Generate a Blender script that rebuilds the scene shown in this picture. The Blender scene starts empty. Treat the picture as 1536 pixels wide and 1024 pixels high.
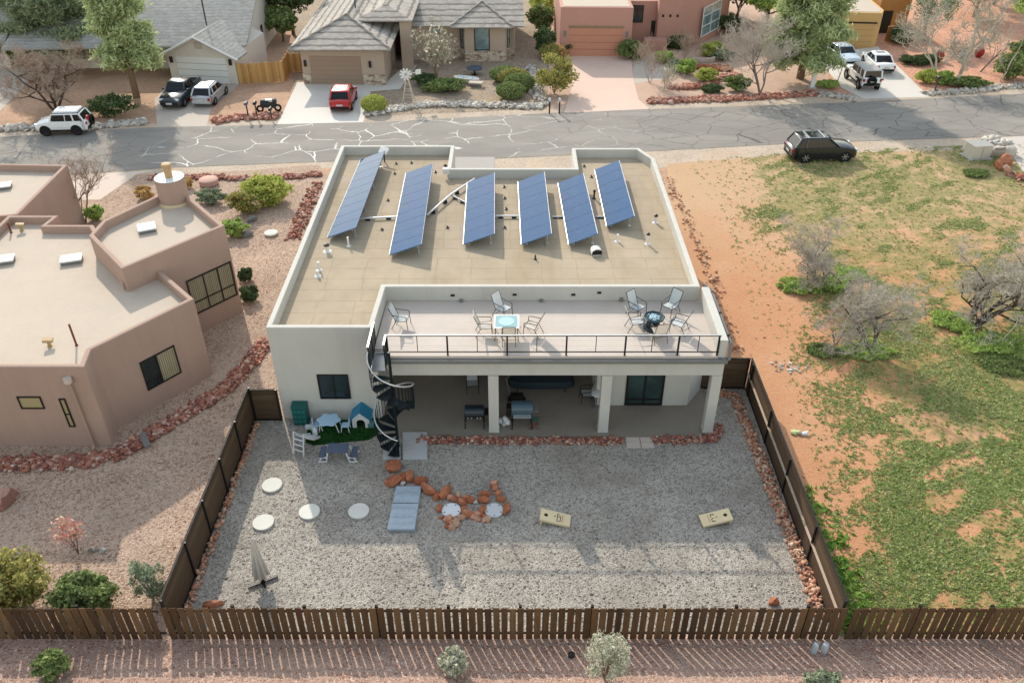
import bpy, math, random
import numpy as np
from mathutils import Vector, Matrix
R_ = math.radians
sc = bpy.context.scene
C = bpy.data.collections.new('place'); sc.collection.children.link(C)
C = sc.collection
# ---------------------------------------------------------------- camera and survey helpers
F, H, PITCH = 1263., 25., R_(35.2)
SP, CP = math.sin(PITCH), math.cos(PITCH)
def ray(px, py):
    u = (px-768)/F; v = (py-512)/F
    return u, CP-v*SP, -SP-v*CP
def P(px, py, z=0.):                       # photo pixel -> point at height z
    d = ray(px, py); t = (z-H)/d[2]
    return Vector((d[0]*t, d[1]*t, z))
def PY(Y, px, py):                         # photo pixel -> point on the plane y = Y
    d = ray(px, py); t = Y/d[1]
    return Vector((d[0]*t, Y, H+d[2]*t))
def PW(A, B, px, py):                      # photo pixel -> (s, z) on the vertical wall A-B
    A = Vector(A[:2]); B = Vector(B[:2]); e = (B-A).normalized(); n = Vector((-e.y, e.x))
    d = ray(px, py); t = A.dot(n)/(d[0]*n.x+d[1]*n.y)
    return (Vector((d[0]*t, d[1]*t))-A).dot(e), H+d[2]*t
def HT(bx, by, ty, z0=0.):                 # height of a vertical edge from its base and top pixel
    return PY(P(bx, by, z0).y, bx, ty).z
cam = bpy.data.cameras.new('camera'); co = bpy.data.objects.new('camera', cam); C.objects.link(co)
co.location = (0, 0, H); co.rotation_euler = (math.pi/2-PITCH, 0, 0)
cam.sensor_width = 36; cam.lens = 36*F/1536; cam.clip_end = 3000; cam.clip_start = .5
sc.camera = co
# ---------------------------------------------------------------- light
SUN = Vector((-.61, 1.5, 1.0)).normalized()
w = bpy.data.worlds.new('World'); sc.world = w; w.use_nodes = True
nt = w.node_tree; bg = nt.nodes['Background']
sky = nt.nodes.new('ShaderNodeTexSky'); sky.sky_type = 'NISHITA'; sky.sun_disc = False
sky.sun_elevation = math.asin(SUN.z); sky.sun_rotation = math.atan2(SUN.x, SUN.y)
sky.air_density = 2.0; sky.dust_density = 0.9; sky.ozone_density = .7
hs_ = nt.nodes.new('ShaderNodeHueSaturation'); hs_.inputs['Saturation'].default_value = .56
nt.links.new(sky.outputs[0], hs_.inputs['Color']); nt.links.new(hs_.outputs[0], bg.inputs[0]); bg.inputs[1].default_value = .15
sl = bpy.data.lights.new('sun', 'SUN'); so = bpy.data.objects.new('sun', sl); C.objects.link(so)
sl.energy = 2.5; sl.angle = R_(.8); sl.color = (1, .91, .77)
so.rotation_euler = SUN.to_track_quat('Z', 'Y').to_euler(); so.location = (0, 0, 60)
sc.view_settings.view_transform = 'Standard'; sc.view_settings.look = 'None'
sc.view_settings.exposure = 0.86; sc.view_settings.gamma = 1
try:
    sc.cycles.max_bounces = 6; sc.cycles.diffuse_bounces = 4; sc.cycles.glossy_bounces = 3
    sc.cycles.use_denoising = True
except Exception: pass
# ---------------------------------------------------------------- materials
def lin(c, k=.78):
    return tuple(min(.9, ((x/255.)**2.2)*k) for x in c[:3])+(1,)
class N:
    def __init__(s, name):
        s.m = bpy.data.materials.new(name); s.m.use_nodes = True
        s.t = s.m.node_tree; s.b = s.t.nodes['Principled BSDF']; s._p = None
    def n(s, typ, **kw):
        x = s.t.nodes.new('ShaderNode'+typ)
        for k, v in kw.items():
            if k[0] == 'i' and k[1:].isdigit(): x.inputs[int(k[1:])].default_value = v
            elif hasattr(x, k): setattr(x, k, v)
            else: x.inputs[k].default_value = v
        return x
    def l(s, a, b): s.t.links.new(a, b)
    def pos(s):
        if s._p is None: s._p = s.n('NewGeometry').outputs['Position']
        return s._p
    def noise(s, scale, detail=4, rough=.55, vec=None, col=False):
        x = s.n('TexNoise'); x.inputs['Scale'].default_value = scale
        x.inputs['Detail'].default_value = detail; x.inputs['Roughness'].default_value = rough
        s.l(vec or s.pos(), x.inputs['Vector']); return x.outputs[1 if col else 0]
    def math(s, op, a, b=None, clamp=False):
        x = s.n('Math'); x.operation = op; x.use_clamp = clamp
        for i, q in enumerate((a, b)):
            if q is None: continue
            if isinstance(q, (int, float)): x.inputs[i].default_value = q
            else: s.l(q, x.inputs[i])
        return x.outputs[0]
    def ramp(s, fac, stops, interp='LINEAR'):
        x = s.n('ValToRGB'); cr = x.color_ramp; cr.interpolation = interp
        while len(cr.elements) < len(stops): cr.elements.new(.5)
        for e, (p, c) in zip(cr.elements, stops):
            e.position = p; e.color = c if not isinstance(c, (int, float)) else (c, c, c, 1)
        s.l(fac, x.inputs[0]); return x.outputs[0]
    def mix(s, fac, a, b, mode='MIX'):
        x = s.n('Mix'); x.data_type = 'RGBA'; x.blend_type = mode
        for i, q in ((0, fac), (6, a), (7, b)):
            if isinstance(q, (int, float, tuple)): x.inputs[i].default_value = q
            else: s.l(q, x.inputs[i])
        return x.outputs[2]
    def scalev(s, v, vec=None):
        x = s.n('Mapping'); x.inputs['Scale'].default_value = v; s.l(vec or s.pos(), x.inputs[0]); return x.outputs[0]
    def out(s, col, rough=.8, bump=None, bs=.3, bd=.02, metal=0, spec=.3):
        if isinstance(col, tuple): s.b.inputs['Base Color'].default_value = col
        else: s.l(col, s.b.inputs['Base Color'])
        if isinstance(rough, (int, float)): s.b.inputs['Roughness'].default_value = rough
        else: s.l(rough, s.b.inputs['Roughness'])
        s.b.inputs['Metallic'].default_value = metal; s.b.inputs['Specular IOR Level'].default_value = spec
        if bump is not None:
            x = s.n('Bump'); x.inputs['Strength'].default_value = bs; x.inputs['Distance'].default_value = bd
            s.l(bump, x.inputs['Height']); s.l(x.outputs[0], s.b.inputs['Normal'])
        return s.m
def sh(c, k): return (min(.95, c[0]*k), min(.95, c[1]*k), min(.95, c[2]*k), 1)
def M(name, rgb, rough=.75, var=.1, scale=1.5, bump=0, bscale=25, metal=0, spec=.3, k=.78, streak=0):
    n = N(name); c = lin(rgb, k)
    a = n.noise(scale, 6, .62); f = n.noise(scale*14, 3)
    m = n.math('ADD', n.math('MULTIPLY', a, .7), n.math('MULTIPLY', f, .3))
    col = n.ramp(m, [(.3, sh(c, 1-var)), (.7, sh(c, 1+var))])
    if streak:
        st = n.noise(1.0, 4, .6, n.scalev((2.2, 2.2, .12)))
        col = n.mix(n.ramp(st, [(.5, 0.), (.78, streak)]), col, sh(c, .6))
    rr = n.ramp(a, [(.3, max(0, rough-.08)), (.7, min(1, rough+.08))])
    return n.out(col, rr, n.noise(bscale, 4) if bump else None, bump, .02, metal, spec)
def ISL(name, cols, rough=.8, var=.18, nscale=6, k=.78, transl=0, bump=0, stretch=None, spec=.25):
    n = N(name); r = n.n('NewGeometry').outputs['Random Per Island']
    m = len(cols); col = n.ramp(r, [(i/max(1, m-1), lin(c, k)) for i, c in enumerate(cols)])
    v = n.scalev(stretch) if stretch else None
    a = n.noise(nscale, 4, .6, v)
    g = n.ramp(a, [(.25, 1-var), (.75, 1+var)])
    col = n.mix(1., col, g, 'MULTIPLY')
    mm = n.out(col, rough, a if bump else None, bump, .02, 0, spec)
    if transl:
        tr = n.n('BsdfTranslucent'); n.l(col, tr.inputs[0])
        ms = n.n('MixShader'); ms.inputs[0].default_value = transl
        n.l(n.b.outputs[0], ms.inputs[1]); n.l(tr.outputs[0], ms.inputs[2])
        n.l(ms.outputs[0], n.t.nodes['Material Output'].inputs[0])
    return mm
def GRAVEL(name, cols, cell=11, patch=None, bs=.9, k=.78, var=.14):
    n = N(name)
    warp = n.noise(cell*1.3, 2, .5, col=True)
    pv = n.n('VectorMath'); pv.operation = 'MULTIPLY_ADD'; pv.inputs[1].default_value = (.13,)*3
    n.l(warp, pv.inputs[0]); n.l(n.pos(), pv.inputs[2])
    v = n.n('TexVoronoi'); v.inputs['Scale'].default_value = cell; n.l(pv.outputs[0], v.inputs['Vector'])
    v2 = n.n('TexVoronoi'); v2.inputs['Scale'].default_value = cell*2.3; n.l(n.pos(), v2.inputs['Vector'])
    s1 = n.n('SeparateColor'); n.l(v.outputs['Color'], s1.inputs[0])
    s2 = n.n('SeparateColor'); n.l(v2.outputs['Color'], s2.inputs[0])
    f = n.math('ADD', n.math('MULTIPLY', s1.outputs[0], .6), n.math('MULTIPLY', s2.outputs[0], .4))
    m = len(cols); col = n.ramp(f, [(.15+.7*i/max(1, m-1), lin(c, k)) for i, c in enumerate(cols)])
    big = n.noise(.35, 5, .6)
    col = n.mix(1., col, n.ramp(big, [(.3, 1-var), (.7, 1+var)]), 'MULTIPLY')
    if patch:
        pm = n.noise(.22, 6, .65)
        col = n.mix(n.ramp(pm, [(.5, 0.), (.68, .6)]), col, lin(patch, k))
    hgt = n.math('ADD', n.math('MULTIPLY', v.outputs['Distance'], -1.), n.math('MULTIPLY', n.noise(cell*3, 3), .5))
    return n.out(col, .92, hgt, bs, .045, 0, .15)
def GLASS(name, rgb=(40, 52, 56), rough=.08):
    n = N(name); a = n.noise(.9, 3)
    c = lin(rgb, 1.); return n.out(n.ramp(a, [(.35, sh(c, .55)), (.7, sh(c, 1.3))]), rough, None, 0, 0, 0, .6)
def PAINT(name, rgb, rough=.22, metal=0., k=.9):
    n = N(name); c = lin(rgb, k); a = n.noise(3, 4)
    mm = n.out(n.ramp(a, [(.3, sh(c, .93)), (.7, sh(c, 1.05))]), n.ramp(n.noise(7, 4), [(.3, rough), (.8, rough+.14)]), None, 0, 0, metal, .5)
    n.b.inputs['Coat Weight'].default_value = .5; n.b.inputs['Coat Roughness'].default_value = .08
    return mm
def STRIPES(name, c1, c2, per, axis='X', rough=.75, thin=.12, var=.08, extra=None, off=0):
    """narrow lines of c2 across c1, period per metres along a world axis"""
    n = N(name); sx = n.n('SeparateXYZ'); n.l(n.pos(), sx.inputs[0])
    x = sx.outputs['XYZ'.index(axis)]
    if axis == 'X' and extra: x = n.math('ADD', n.math('MULTIPLY', x, extra[0]), n.math('MULTIPLY', sx.outputs[1], extra[1]))
    wob = n.math('MULTIPLY', n.math('SUBTRACT', n.noise(1.2, 3), .5), per*.1)
    q = n.math('FRACT', n.math('ADD', n.math('DIVIDE', n.math('ADD', x, wob), per), 50.+off))
    a = n.noise(1.3, 6, .6); cc = lin(c1)
    base = n.ramp(a, [(.3, sh(cc, 1-var)), (.7, sh(cc, 1+var))])
    cid = n.n('TexWhiteNoise'); cid.noise_dimensions = '1D'
    n.l(n.math('FLOOR', n.math('ADD', n.math('DIVIDE', x, per), 50.+off)), cid.inputs['W'])
    base = n.mix(1., base, n.ramp(cid.outputs[0], [(0, 1-var*.8), (1, 1+var*.8)]), 'MULTIPLY')
    line = n.ramp(q, [(0, 1.), (thin*.6, 1.), (thin, 0.)])
    col = n.mix(line, base, lin(c2))
    return n.out(col, rough, n.ramp(q, [(0, 0.), (thin, 1.)]), .4, .02)
# ---------------------------------------------------------------- mesh helpers
class MB:
    def __init__(s, M=None): s.v = []; s.f = []; s.mi = []; s.M = M; s.cur = 0
    def add(s, vs, fs):
        b = len(s.v)
        if s.M is not None: vs = [s.M @ Vector(p) for p in vs]
        s.v += [tuple(p) for p in vs]; s.f += [tuple(b+i for i in q) for q in fs]; s.mi += [s.cur]*len(fs)
        return s
    def box(s, x0, x1, y0, y1, z0, z1):
        return s.add([(x0, y0, z0), (x1, y0, z0), (x1, y1, z0), (x0, y1, z0), (x0, y0, z1), (x1, y0, z1), (x1, y1, z1), (x0, y1, z1)],
                     [(3, 2, 1, 0), (4, 5, 6, 7), (0, 1, 5, 4), (1, 2, 6, 5), (2, 3, 7, 6), (3, 0, 4, 7)])
    def ob(s, c, size, rx=0, ry=0, rz=0):
        m = Matrix.Translation(c) @ Matrix.Rotation(rz, 4, 'Z') @ Matrix.Rotation(ry, 4, 'Y') @ Matrix.Rotation(rx, 4, 'X')
        h = [q/2 for q in size]
        vs = [m @ Vector((a*h[0], b*h[1], c_*h[2])) for c_ in (-1, 1) for a, b in ((-1, -1), (1, -1), (1, 1), (-1, 1))]
        return s.add(vs, [(3, 2, 1, 0), (4, 5, 6, 7), (0, 1, 5, 4), (1, 2, 6, 5), (2, 3, 7, 6), (3, 0, 4, 7)])
    def prism(s, poly, z0, z1, bot=True, top=True):
        n = len(poly); vs = [(p[0], p[1], z0) for p in poly]+[(p[0], p[1], z1) for p in poly]
        fs = [(i, (i+1) % n, n+(i+1) % n, n+i) for i in range(n)]
        if top: fs.append(tuple(range(n, 2*n)))
        if bot: fs.append(tuple(range(n-1, -1, -1)))
        return s.add(vs, fs)
    def ring(s, outer, inner, z0, z1, zi=None):
        n = len(outer); zi = z0 if zi is None else zi
        vs = [(p[0], p[1], z0) for p in outer]+[(p[0], p[1], z1) for p in outer]+[(p[0], p[1], z1) for p in inner]+[(p[0], p[1], zi) for p in inner]
        fs = []
        for i in range(n):
            j = (i+1) % n
            fs += [(i, j, n+j, n+i), (n+i, n+j, 2*n+j, 2*n+i), (2*n+i, 2*n+j, 3*n+j, 3*n+i)]
        return s.add(vs, fs)
    def tube(s, pts, r, n=6, r1=None, cap=True):
        pts = [Vector(p) for p in pts]; r1 = r if r1 is None else r1; vs = []; fs = []; m = len(pts)
        up = None
        for i, p in enumerate(pts):
            t = (pts[min(i+1, m-1)]-pts[max(i-1, 0)])
            t = t.normalized() if t.length > 1e-9 else Vector((0, 0, 1))
            if up is None:
                up = Vector((0, 0, 1)) if abs(t.z) < .9 else Vector((1, 0, 0))
            a = t.cross(up)
            if a.length < 1e-6: a = t.cross(Vector((1, .3, 0)))
            a.normalize(); b = a.cross(t).normalized(); up = b
            rr = r+(r1-r)*i/max(1, m-1)
            for k in range(n):
                g = 2*math.pi*k/n; vs.append(p+a*(rr*math.cos(g))+b*(rr*math.sin(g)))
        for i in range(m-1):
            for k in range(n):
                k2 = (k+1) % n; fs.append((i*n+k, i*n+k2, (i+1)*n+k2, (i+1)*n+k))
        if cap: fs += [tuple(range(n-1, -1, -1)), tuple(range((m-1)*n, m*n))]
        return s.add(vs, fs)
    def cyl(s, c, r, h, n=16, r2=None):
        r2 = r if r2 is None else r2
        return s.lathe(c, [(r, 0), (r2, h)], n)
    def lathe(s, c, prof, n=16, cap=True):
        vs = []; fs = []; m = len(prof)
        for (r, z) in prof:
            for k in range(n):
                g = 2*math.pi*k/n; vs.append((c[0]+r*math.cos(g), c[1]+r*math.sin(g), c[2]+z))
        for i in range(m-1):
            for k in range(n):
                k2 = (k+1) % n; fs.append((i*n+k, i*n+k2, (i+1)*n+k2, (i+1)*n+k))
        if cap: fs += [tuple(range(n-1, -1, -1)), tuple(range((m-1)*n, m*n))]
        return s.add(vs, fs)
    def build(s, name, mats, parent=None, world=True, smooth=False, bevel=0, org=None, seg=2):
        off = Vector((0, 0, 0))
        if parent is not None and world:
            q = parent
            while q is not None: off += Vector(q.location); q = q.parent
        elif org is not None: off = Vector(org)
        me = bpy.data.meshes.new(name)
        me.from_pydata([(a-off.x, b-off.y, c-off.z) for a, b, c in s.v], [], s.f)
        return fin(me, name, mats, s.mi, parent, smooth, bevel, org, seg)
def fin(me, name, mats, mi, parent, smooth, bevel, org=None, seg=2):
    mats = mats if isinstance(mats, (list, tuple)) else [mats]
    for m in mats: me.materials.append(m)
    if mi and len(mats) > 1: me.polygons.foreach_set('material_index', mi)
    if smooth:
        me.polygons.foreach_set('use_smooth', [True]*len(me.polygons))
        if smooth is not True: me.set_sharp_from_angle(angle=R_(smooth))
    me.update()
    o = bpy.data.objects.new(name, me); C.objects.link(o)
    if parent is not None: o.parent = parent
    if org is not None and parent is None: o.location = org
    if bevel:
        b = o.modifiers.new('bevel', 'BEVEL'); b.width = bevel; b.segments = seg; b.limit_method = 'ANGLE'; b.angle_limit = R_(35)
    return o
def np_mesh(name, V, Fq, mat, parent=None, smooth=False, org=None):
    """V (n,3) array, Fq (m,k) array of equal-sized faces"""
    off = np.zeros(3)
    q = parent
    while q is not None: off += np.array(q.location); q = q.parent
    if org is not None: off = np.array(org)
    V = V-off; me = bpy.data.meshes.new(name); m, k = Fq.shape
    me.vertices.add(len(V)); me.vertices.foreach_set('co', V.astype(np.float32).ravel())
    me.loops.add(m*k); me.loops.foreach_set('vertex_index', Fq.astype(np.int32).ravel())
    me.polygons.add(m); me.polygons.foreach_set('loop_start', np.arange(0, m*k, k, dtype=np.int32))
    me.update(calc_edges=True)
    return fin(me, name, mat, None, parent, smooth, 0, org)
def tag(o, label=None, cat=None, group=None, kind=None):
    if label: o['label'] = label
    if cat: o['category'] = cat
    if group: o['group'] = group
    if kind: o['kind'] = kind
    return o
def thing(name, label, cat, loc=(0, 0, 0), rz=0, group=None):
    o = bpy.data.objects.new(name, None); C.objects.link(o); o.empty_display_size = .3
    o.location = loc; o.rotation_euler = (0, 0, rz)
    return tag(o, label, cat, group)
def dup(root, loc, rz=0, label=None, group=None, s=None):
    r = root.copy(); C.objects.link(r); r.location = loc; r.rotation_euler = (0, 0, rz)
    if s: r.scale = (s, s, s) if isinstance(s, (int, float)) else s
    if label: r['label'] = label
    if group: r['group'] = group
    for ch in list(root.children):
        c = ch.copy(); C.objects.link(c); c.parent = r
        for g in ch.children:
            d = g.copy(); C.objects.link(d); d.parent = c
    return r
def inset(poly, d):
    n = len(poly); out = []
    for i in range(n):
        p0, p1, p2 = [Vector(poly[(i+k) % n][:2]) for k in (-1, 0, 1)]
        e1 = (p1-p0).normalized(); e2 = (p2-p1).normalized()
        n1 = Vector((-e1.y, e1.x)); n2 = Vector((-e2.y, e2.x))
        b = n1+n2; k = d/max(.25, b.dot(n1)); out.append(tuple(p1+b*k))
    return out
def wall_m(A, B, z=0):
    """local x runs A->B, local y points out of the wall (right-hand side of A->B), z up"""
    A = Vector((A[0], A[1], z)); e = Vector((B[0], B[1], z))-A; e.normalize()
    n = Vector((e.y, -e.x, 0))
    return Matrix(((e.x, n.x, 0, A.x), (e.y, n.y, 0, A.y), (0, 0, 1, A.z), (0, 0, 0, 1)))
def window(parent, A, B, p0, p1, fm, gm, mull=(), trans=(), fw=.06, name='window', out=.03, px=True):
    """window between two opposite photo corners on the wall A-B"""
    if px:
        s0, z1 = PW(A, B, *p0); s1, z0 = PW(A, B, *p1)
    else: (s0, z1), (s1, z0) = p0, p1
    if s0 > s1: s0, s1 = s1, s0
    W = wall_m(A, B); f = MB(W)
    f.box(s0, s1, 0, out+.03, z0, z0+fw).box(s0, s1, 0, out+.03, z1-fw, z1)
    f.box(s0, s0+fw, 0, out+.027, z0+fw, z1-fw).box(s1-fw, s1, 0, out+.027, z0+fw, z1-fw)
    for m in mull: x = s0+(s1-s0)*m; f.box(x-fw*.45, x+fw*.45, 0, out+.024, z0+fw, z1-fw)
    for t in trans: z = z0+(z1-z0)*t; f.box(s0+fw, s1-fw, 0, out+.021, z-fw*.45, z+fw*.45)
    fo = f.build(name, fm, parent)
    g = MB(W); g.box(s0+fw*.5, s1-fw*.5, 0, .012, z0+fw*.5, z1-fw*.5)
    g.build('pane', gm, fo, world=True)
    return fo
# ---------------------------------------------------------------- vegetation helpers (numpy)
def leaf_cloud(name, pts, nrm, size, mat, parent, rng, asp=1.6, org=None, tilt=.9):
    n = len(pts)
    d = rng.normal(size=(n, 3)); d = d/np.linalg.norm(d, axis=1, keepdims=True)
    a = d*tilt+(nrm if nrm is not None else 0)*.6; a /= np.linalg.norm(a, axis=1, keepdims=True)+1e-9
    b = np.cross(a, rng.normal(size=(n, 3))); b /= np.linalg.norm(b, axis=1, keepdims=True)+1e-9
    c = np.cross(a, b)
    s = size*(.6+.8*rng.random((n, 1)))
    V = np.stack([pts-b*s*asp*.5, pts+c*s*.5, pts+b*s*asp*.5, pts-c*s*.5], 1).reshape(-1, 3)
    Fq = np.arange(4*n).reshape(n, 4)
    return np_mesh(name, V, Fq, mat, parent, False, org)
def blob_pts(rng, n, c, r, shell=.55):
    d = rng.normal(size=(n, 3)); d /= np.linalg.norm(d, axis=1, keepdims=True)
    rad = shell+(1-shell)*rng.random((n, 1))**.7
    return np.array(c)+d*rad*np.array(r), d
def clump_pts(rng, c, r, nclump, per, cr, zmin=None):
    """leaf points gathered in clumps spread over an ellipsoid"""
    cc, nd = blob_pts(rng, nclump, c, np.array(r)*(1-.5*cr), .35)
    P_ = []; Nn = []
    for q, d in zip(cc, nd):
        k = cr*(.6+.8*rng.random()); p, dd = blob_pts(rng, per, q, np.array(r)*k, .3)
        P_.append(p); Nn.append(dd*.6+d*.5)
    P_ = np.concatenate(P_); Nn = np.concatenate(Nn)
    if zmin is not None: k = P_[:, 2] > zmin; P_ = P_[k]; Nn = Nn[k]
    return P_, Nn
def shrub(name, label, loc, r, mat, seed, leaf=.12, n=24, per=55, cr=.42, stems=True, cat='shrub', group=None, asp=1.6, stemmat=None, round_=False, fine=1.45):
    rng = np.random.default_rng(seed); loc = Vector(loc); leaf /= fine; per = int(per*fine**1.6)
    t = thing(name, label, cat, loc, 0, group)
    rx, ry, h = r; c = (loc.x, loc.y, loc.z+h*.52)
    if round_:
        p, nn = blob_pts(rng, n*per, c, (rx, ry, h*.52), .86)
        k = p[:, 2] > loc.z+.02; p, nn = p[k], nn[k]
    else: p, nn = clump_pts(rng, c, (rx, ry, h*.5), n, per, cr, loc.z+.02)
    leaf_cloud('foliage', p, nn, leaf, mat, t, rng, asp)
    b = MB(); rr = random.Random(seed)
    for i in range(6 if stems else 3):
        a = rr.uniform(0, 6.28); q = rr.uniform(.3, .75)
        b.tube([loc+Vector((0, 0, -.05)), loc+Vector((rx*q*.4*math.cos(a), ry*q*.4*math.sin(a), h*.35)), loc+Vector((rx*q*math.cos(a), ry*q*math.sin(a), h*.75))], .03, 4, .012)
    b.build('stem', stemmat or MT['bark'], t)
    return t
def branchy(rr, p, d, L, r, depth, out, twig, spread=.65, up=.12, wig=.25, ntw=3, mind=.008):
    """recursive limbs; out gets thick limbs, twig gets fine ones"""
    segs = 3; pts = [p]; q = p.copy(); dd = d.copy()
    for i in range(segs):
        dd = (dd+Vector((rr.uniform(-wig, wig), rr.uniform(-wig, wig), rr.uniform(-wig, wig)+up*.4))).normalized()
        q = q+dd*(L/segs); pts.append(q.copy())
    (out if r > .03 else twig).tube(pts, r, 5 if r > .03 else 3, r*.62, False)
    if depth <= 0: return
    n = ntw if depth > 1 else ntw+1
    for i in range(n):
        k = rr.choice((1, 2, 3, 3)); base = pts[k]
        ax = Vector((rr.uniform(-1, 1), rr.uniform(-1, 1), rr.uniform(-.5, .8))).normalized()
        nd = (dd*(1-spread)+ax*spread+Vector((0, 0, up))).normalized()
        branchy(rr, base, nd, L*rr.uniform(.58, .82), max(mind, r*rr.uniform(.5, .68)), depth-1, out, twig, spread, up, wig, ntw, mind)
def bare_tree(label, loc, h, r, seed, mat, twmat, depth=5, spread=.65, trunks=1, ntw=3, lean=(0, 0), name='bare_tree', up=.12, L0=.42, cat='tree', leafmat=None, leafn=0, group=None, mind=.009):
    rr = random.Random(seed); loc = Vector(loc); t = thing(name, label, cat, loc, 0, group)
    a, b = MB(), MB()
    for k in range(trunks):
        g = rr.uniform(0, 6.28)+k*6.28/trunks; s = .18 if trunks == 1 else .55
        d = Vector((math.cos(g)*s+lean[0], math.sin(g)*s+lean[1], 1)).normalized()
        branchy(rr, loc+Vector((0, 0, -.1)), d, h*L0, r/(1+.25*(trunks-1)), depth, a, b, spread, up, .22, ntw, mind)
    a.build('trunk', mat, t); b.build('crown', twmat, t)
    if leafmat:
        rng = np.random.default_rng(seed); v = np.array(b.v); v = v[v[:, 2] > loc.z+h*.25]
        idx = rng.integers(0, len(v), leafn); leaf_cloud('foliage', v[idx]+rng.normal(size=(leafn, 3))*.12, None, .16, leafmat, t, rng)
    return t
def rocks_np(name, cen, size, mat, seed, parent=None, flat=.65, org=None):
    rng = np.random.default_rng(seed); ph = (1+5**.5)/2
    V0 = np.array([(-1, ph, 0), (1, ph, 0), (-1, -ph, 0), (1, -ph, 0), (0, -1, ph), (0, 1, ph), (0, -1, -ph), (0, 1, -ph), (ph, 0, -1), (ph, 0, 1), (-ph, 0, -1), (-ph, 0, 1)])/1.9
    F0 = np.array([(0, 11, 5), (0, 5, 1), (0, 1, 7), (0, 7, 10), (0, 10, 11), (1, 5, 9), (5, 11, 4), (11, 10, 2), (10, 7, 6), (7, 1, 8), (3, 9, 4), (3, 4, 2), (3, 2, 6), (3, 6, 8), (3, 8, 9), (4, 9, 5), (2, 4, 11), (6, 2, 10), (8, 6, 7), (9, 8, 1)])
    n = len(cen); V = V0[None]*(1+.28*rng.normal(size=(n, 12, 1)).clip(-1.3, 1.3))
    q = rng.normal(size=(n, 4)); q /= np.linalg.norm(q, axis=1, keepdims=True); w_, x, y, z = q.T
    Rm = np.stack([np.stack([1-2*(y*y+z*z), 2*(x*y-z*w_), 2*(x*z+y*w_)], 1), np.stack([2*(x*y+z*w_), 1-2*(x*x+z*z), 2*(y*z-x*w_)], 1), np.stack([2*(x*z-y*w_), 2*(y*z+x*w_), 1-2*(x*x+y*y)], 1)], 1)
    an = 1+.35*rng.normal(size=(n, 1, 3)).clip(-1, 1)
    V = np.einsum('nij,nkj->nki', Rm, V*an)*np.array(size).reshape(-1, 1, 1)*np.array([1, 1, flat])
    V = V+np.array(cen)[:, None, :]
    Fq = (F0[None]+12*np.arange(n)[:, None, None]).reshape(-1, 3)
    return np_mesh(name, V.reshape(-1, 3), Fq, mat, parent, False, org)
def along(rng, pts, n, width):
    """n points scattered in a band of given half-width along a polyline"""
    pts = [np.array(p[:2]) for p in pts]; L = [np.linalg.norm(b-a) for a, b in zip(pts, pts[1:])]; tot = sum(L); out = []
    for t in rng.random(n)*tot:
        for a, b, l in zip(pts, pts[1:], L):
            if t <= l:
                e = (b-a)/l; nn = np.array([-e[1], e[0]]); out.append(a+e*t+nn*width*np.clip(rng.normal()*.6, -1.2, 1.2)); break
            t -= l
    return np.array(out)
def rock_band(name, label, pts, n, width, size, mat, seed, pile=.1, cat='rocks'):
    rng = np.random.default_rng(seed); q = along(rng, pts, n, width); n = len(q)
    s = size*(.55+.9*rng.random(n)**2); z = s*.25+rng.random(n)*pile
    return tag(rocks_np(name, np.column_stack([q, z]), s, mat, seed+1), label, cat, None, 'stuff')
def pts2(*q): return [tuple(P(*a))[:2] for a in q]
# ---------------------------------------------------------------- material library
MT = {}
MT['stucco'] = M('stucco_grey', (208, 205, 198), .85, .06, .8, .3, 60, streak=.22)
MT['roof_tan'] = None
def roof_tan():
    n = N('roof_membrane_tan'); c = lin((198, 181, 158), .68)
    a = n.noise(.55, 7, .65); f = n.noise(22, 3)
    base = n.ramp(n.math('ADD', n.math('MULTIPLY', a, .75), n.math('MULTIPLY', f, .25)), [(.3, sh(c, .84)), (.72, sh(c, 1.13))])
    sx = n.n('SeparateXYZ'); n.l(n.pos(), sx.inputs[0])
    wob = n.math('MULTIPLY', n.noise(.8, 3), .12)
    q = n.math('FRACT', n.math('DIVIDE', n.math('ADD', sx.outputs[1], wob), .98))
    row = n.math('FLOOR', n.math('DIVIDE', n.math('ADD', sx.outputs[1], wob), .98))
    wn = n.n('TexWhiteNoise'); wn.noise_dimensions = '1D'; n.l(row, wn.inputs['W'])
    x2 = n.math('FRACT', n.math('ADD', n.math('DIVIDE', n.math('ADD', sx.outputs[0], wob), 1.7), n.math('MULTIPLY', wn.outputs[0], .25)))
    l1 = n.ramp(q, [(0, .5), (.03, .5), (.07, 0.)]); l2 = n.ramp(x2, [(0, .36), (.015, .36), (.04, 0.)])
    brk = n.ramp(n.noise(.9, 4), [(.35, .2), (.65, 1.)])
    ln = n.math('MULTIPLY', n.math('MAXIMUM', l1, l2), brk)
    col = n.mix(ln, base, lin((120, 102, 72)))
    st = n.noise(.5, 5, .7, n.scalev((1.2, .25, 1)))
    col = n.mix(n.ramp(st, [(.5, 0.), (.72, .5)]), col, lin((160, 142, 112)))
    return n.out(col, .95, n.noise(30, 3), .35, .02, 0, .1)
MT['roof_tan'] = roof_tan()
MT['deck'] = STRIPES('deck_boards', (208, 195, 185), (174, 161, 153), .145, 'Y', .7, .14, .05)
MT['gutter'] = M('gutter_grey', (128, 128, 126), .5, .08)
MT['dark_metal'] = M('dark_bronze_metal', (38, 36, 36), .45, .15, 3, spec=.4)
MT['alu'] = M('brushed_aluminium', (214, 216, 218), .35, .06, 4, metal=.6)
MT['white'] = M('white_paint', (238, 238, 236), .6, .04)
MT['plastic_white'] = M('white_plastic', (228, 230, 232), .5, .06, 5)
MT['glass'] = GLASS('window_glass')
MT['glass_green'] = GLASS('green_window_glass', (50, 68, 68), .06)
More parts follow.
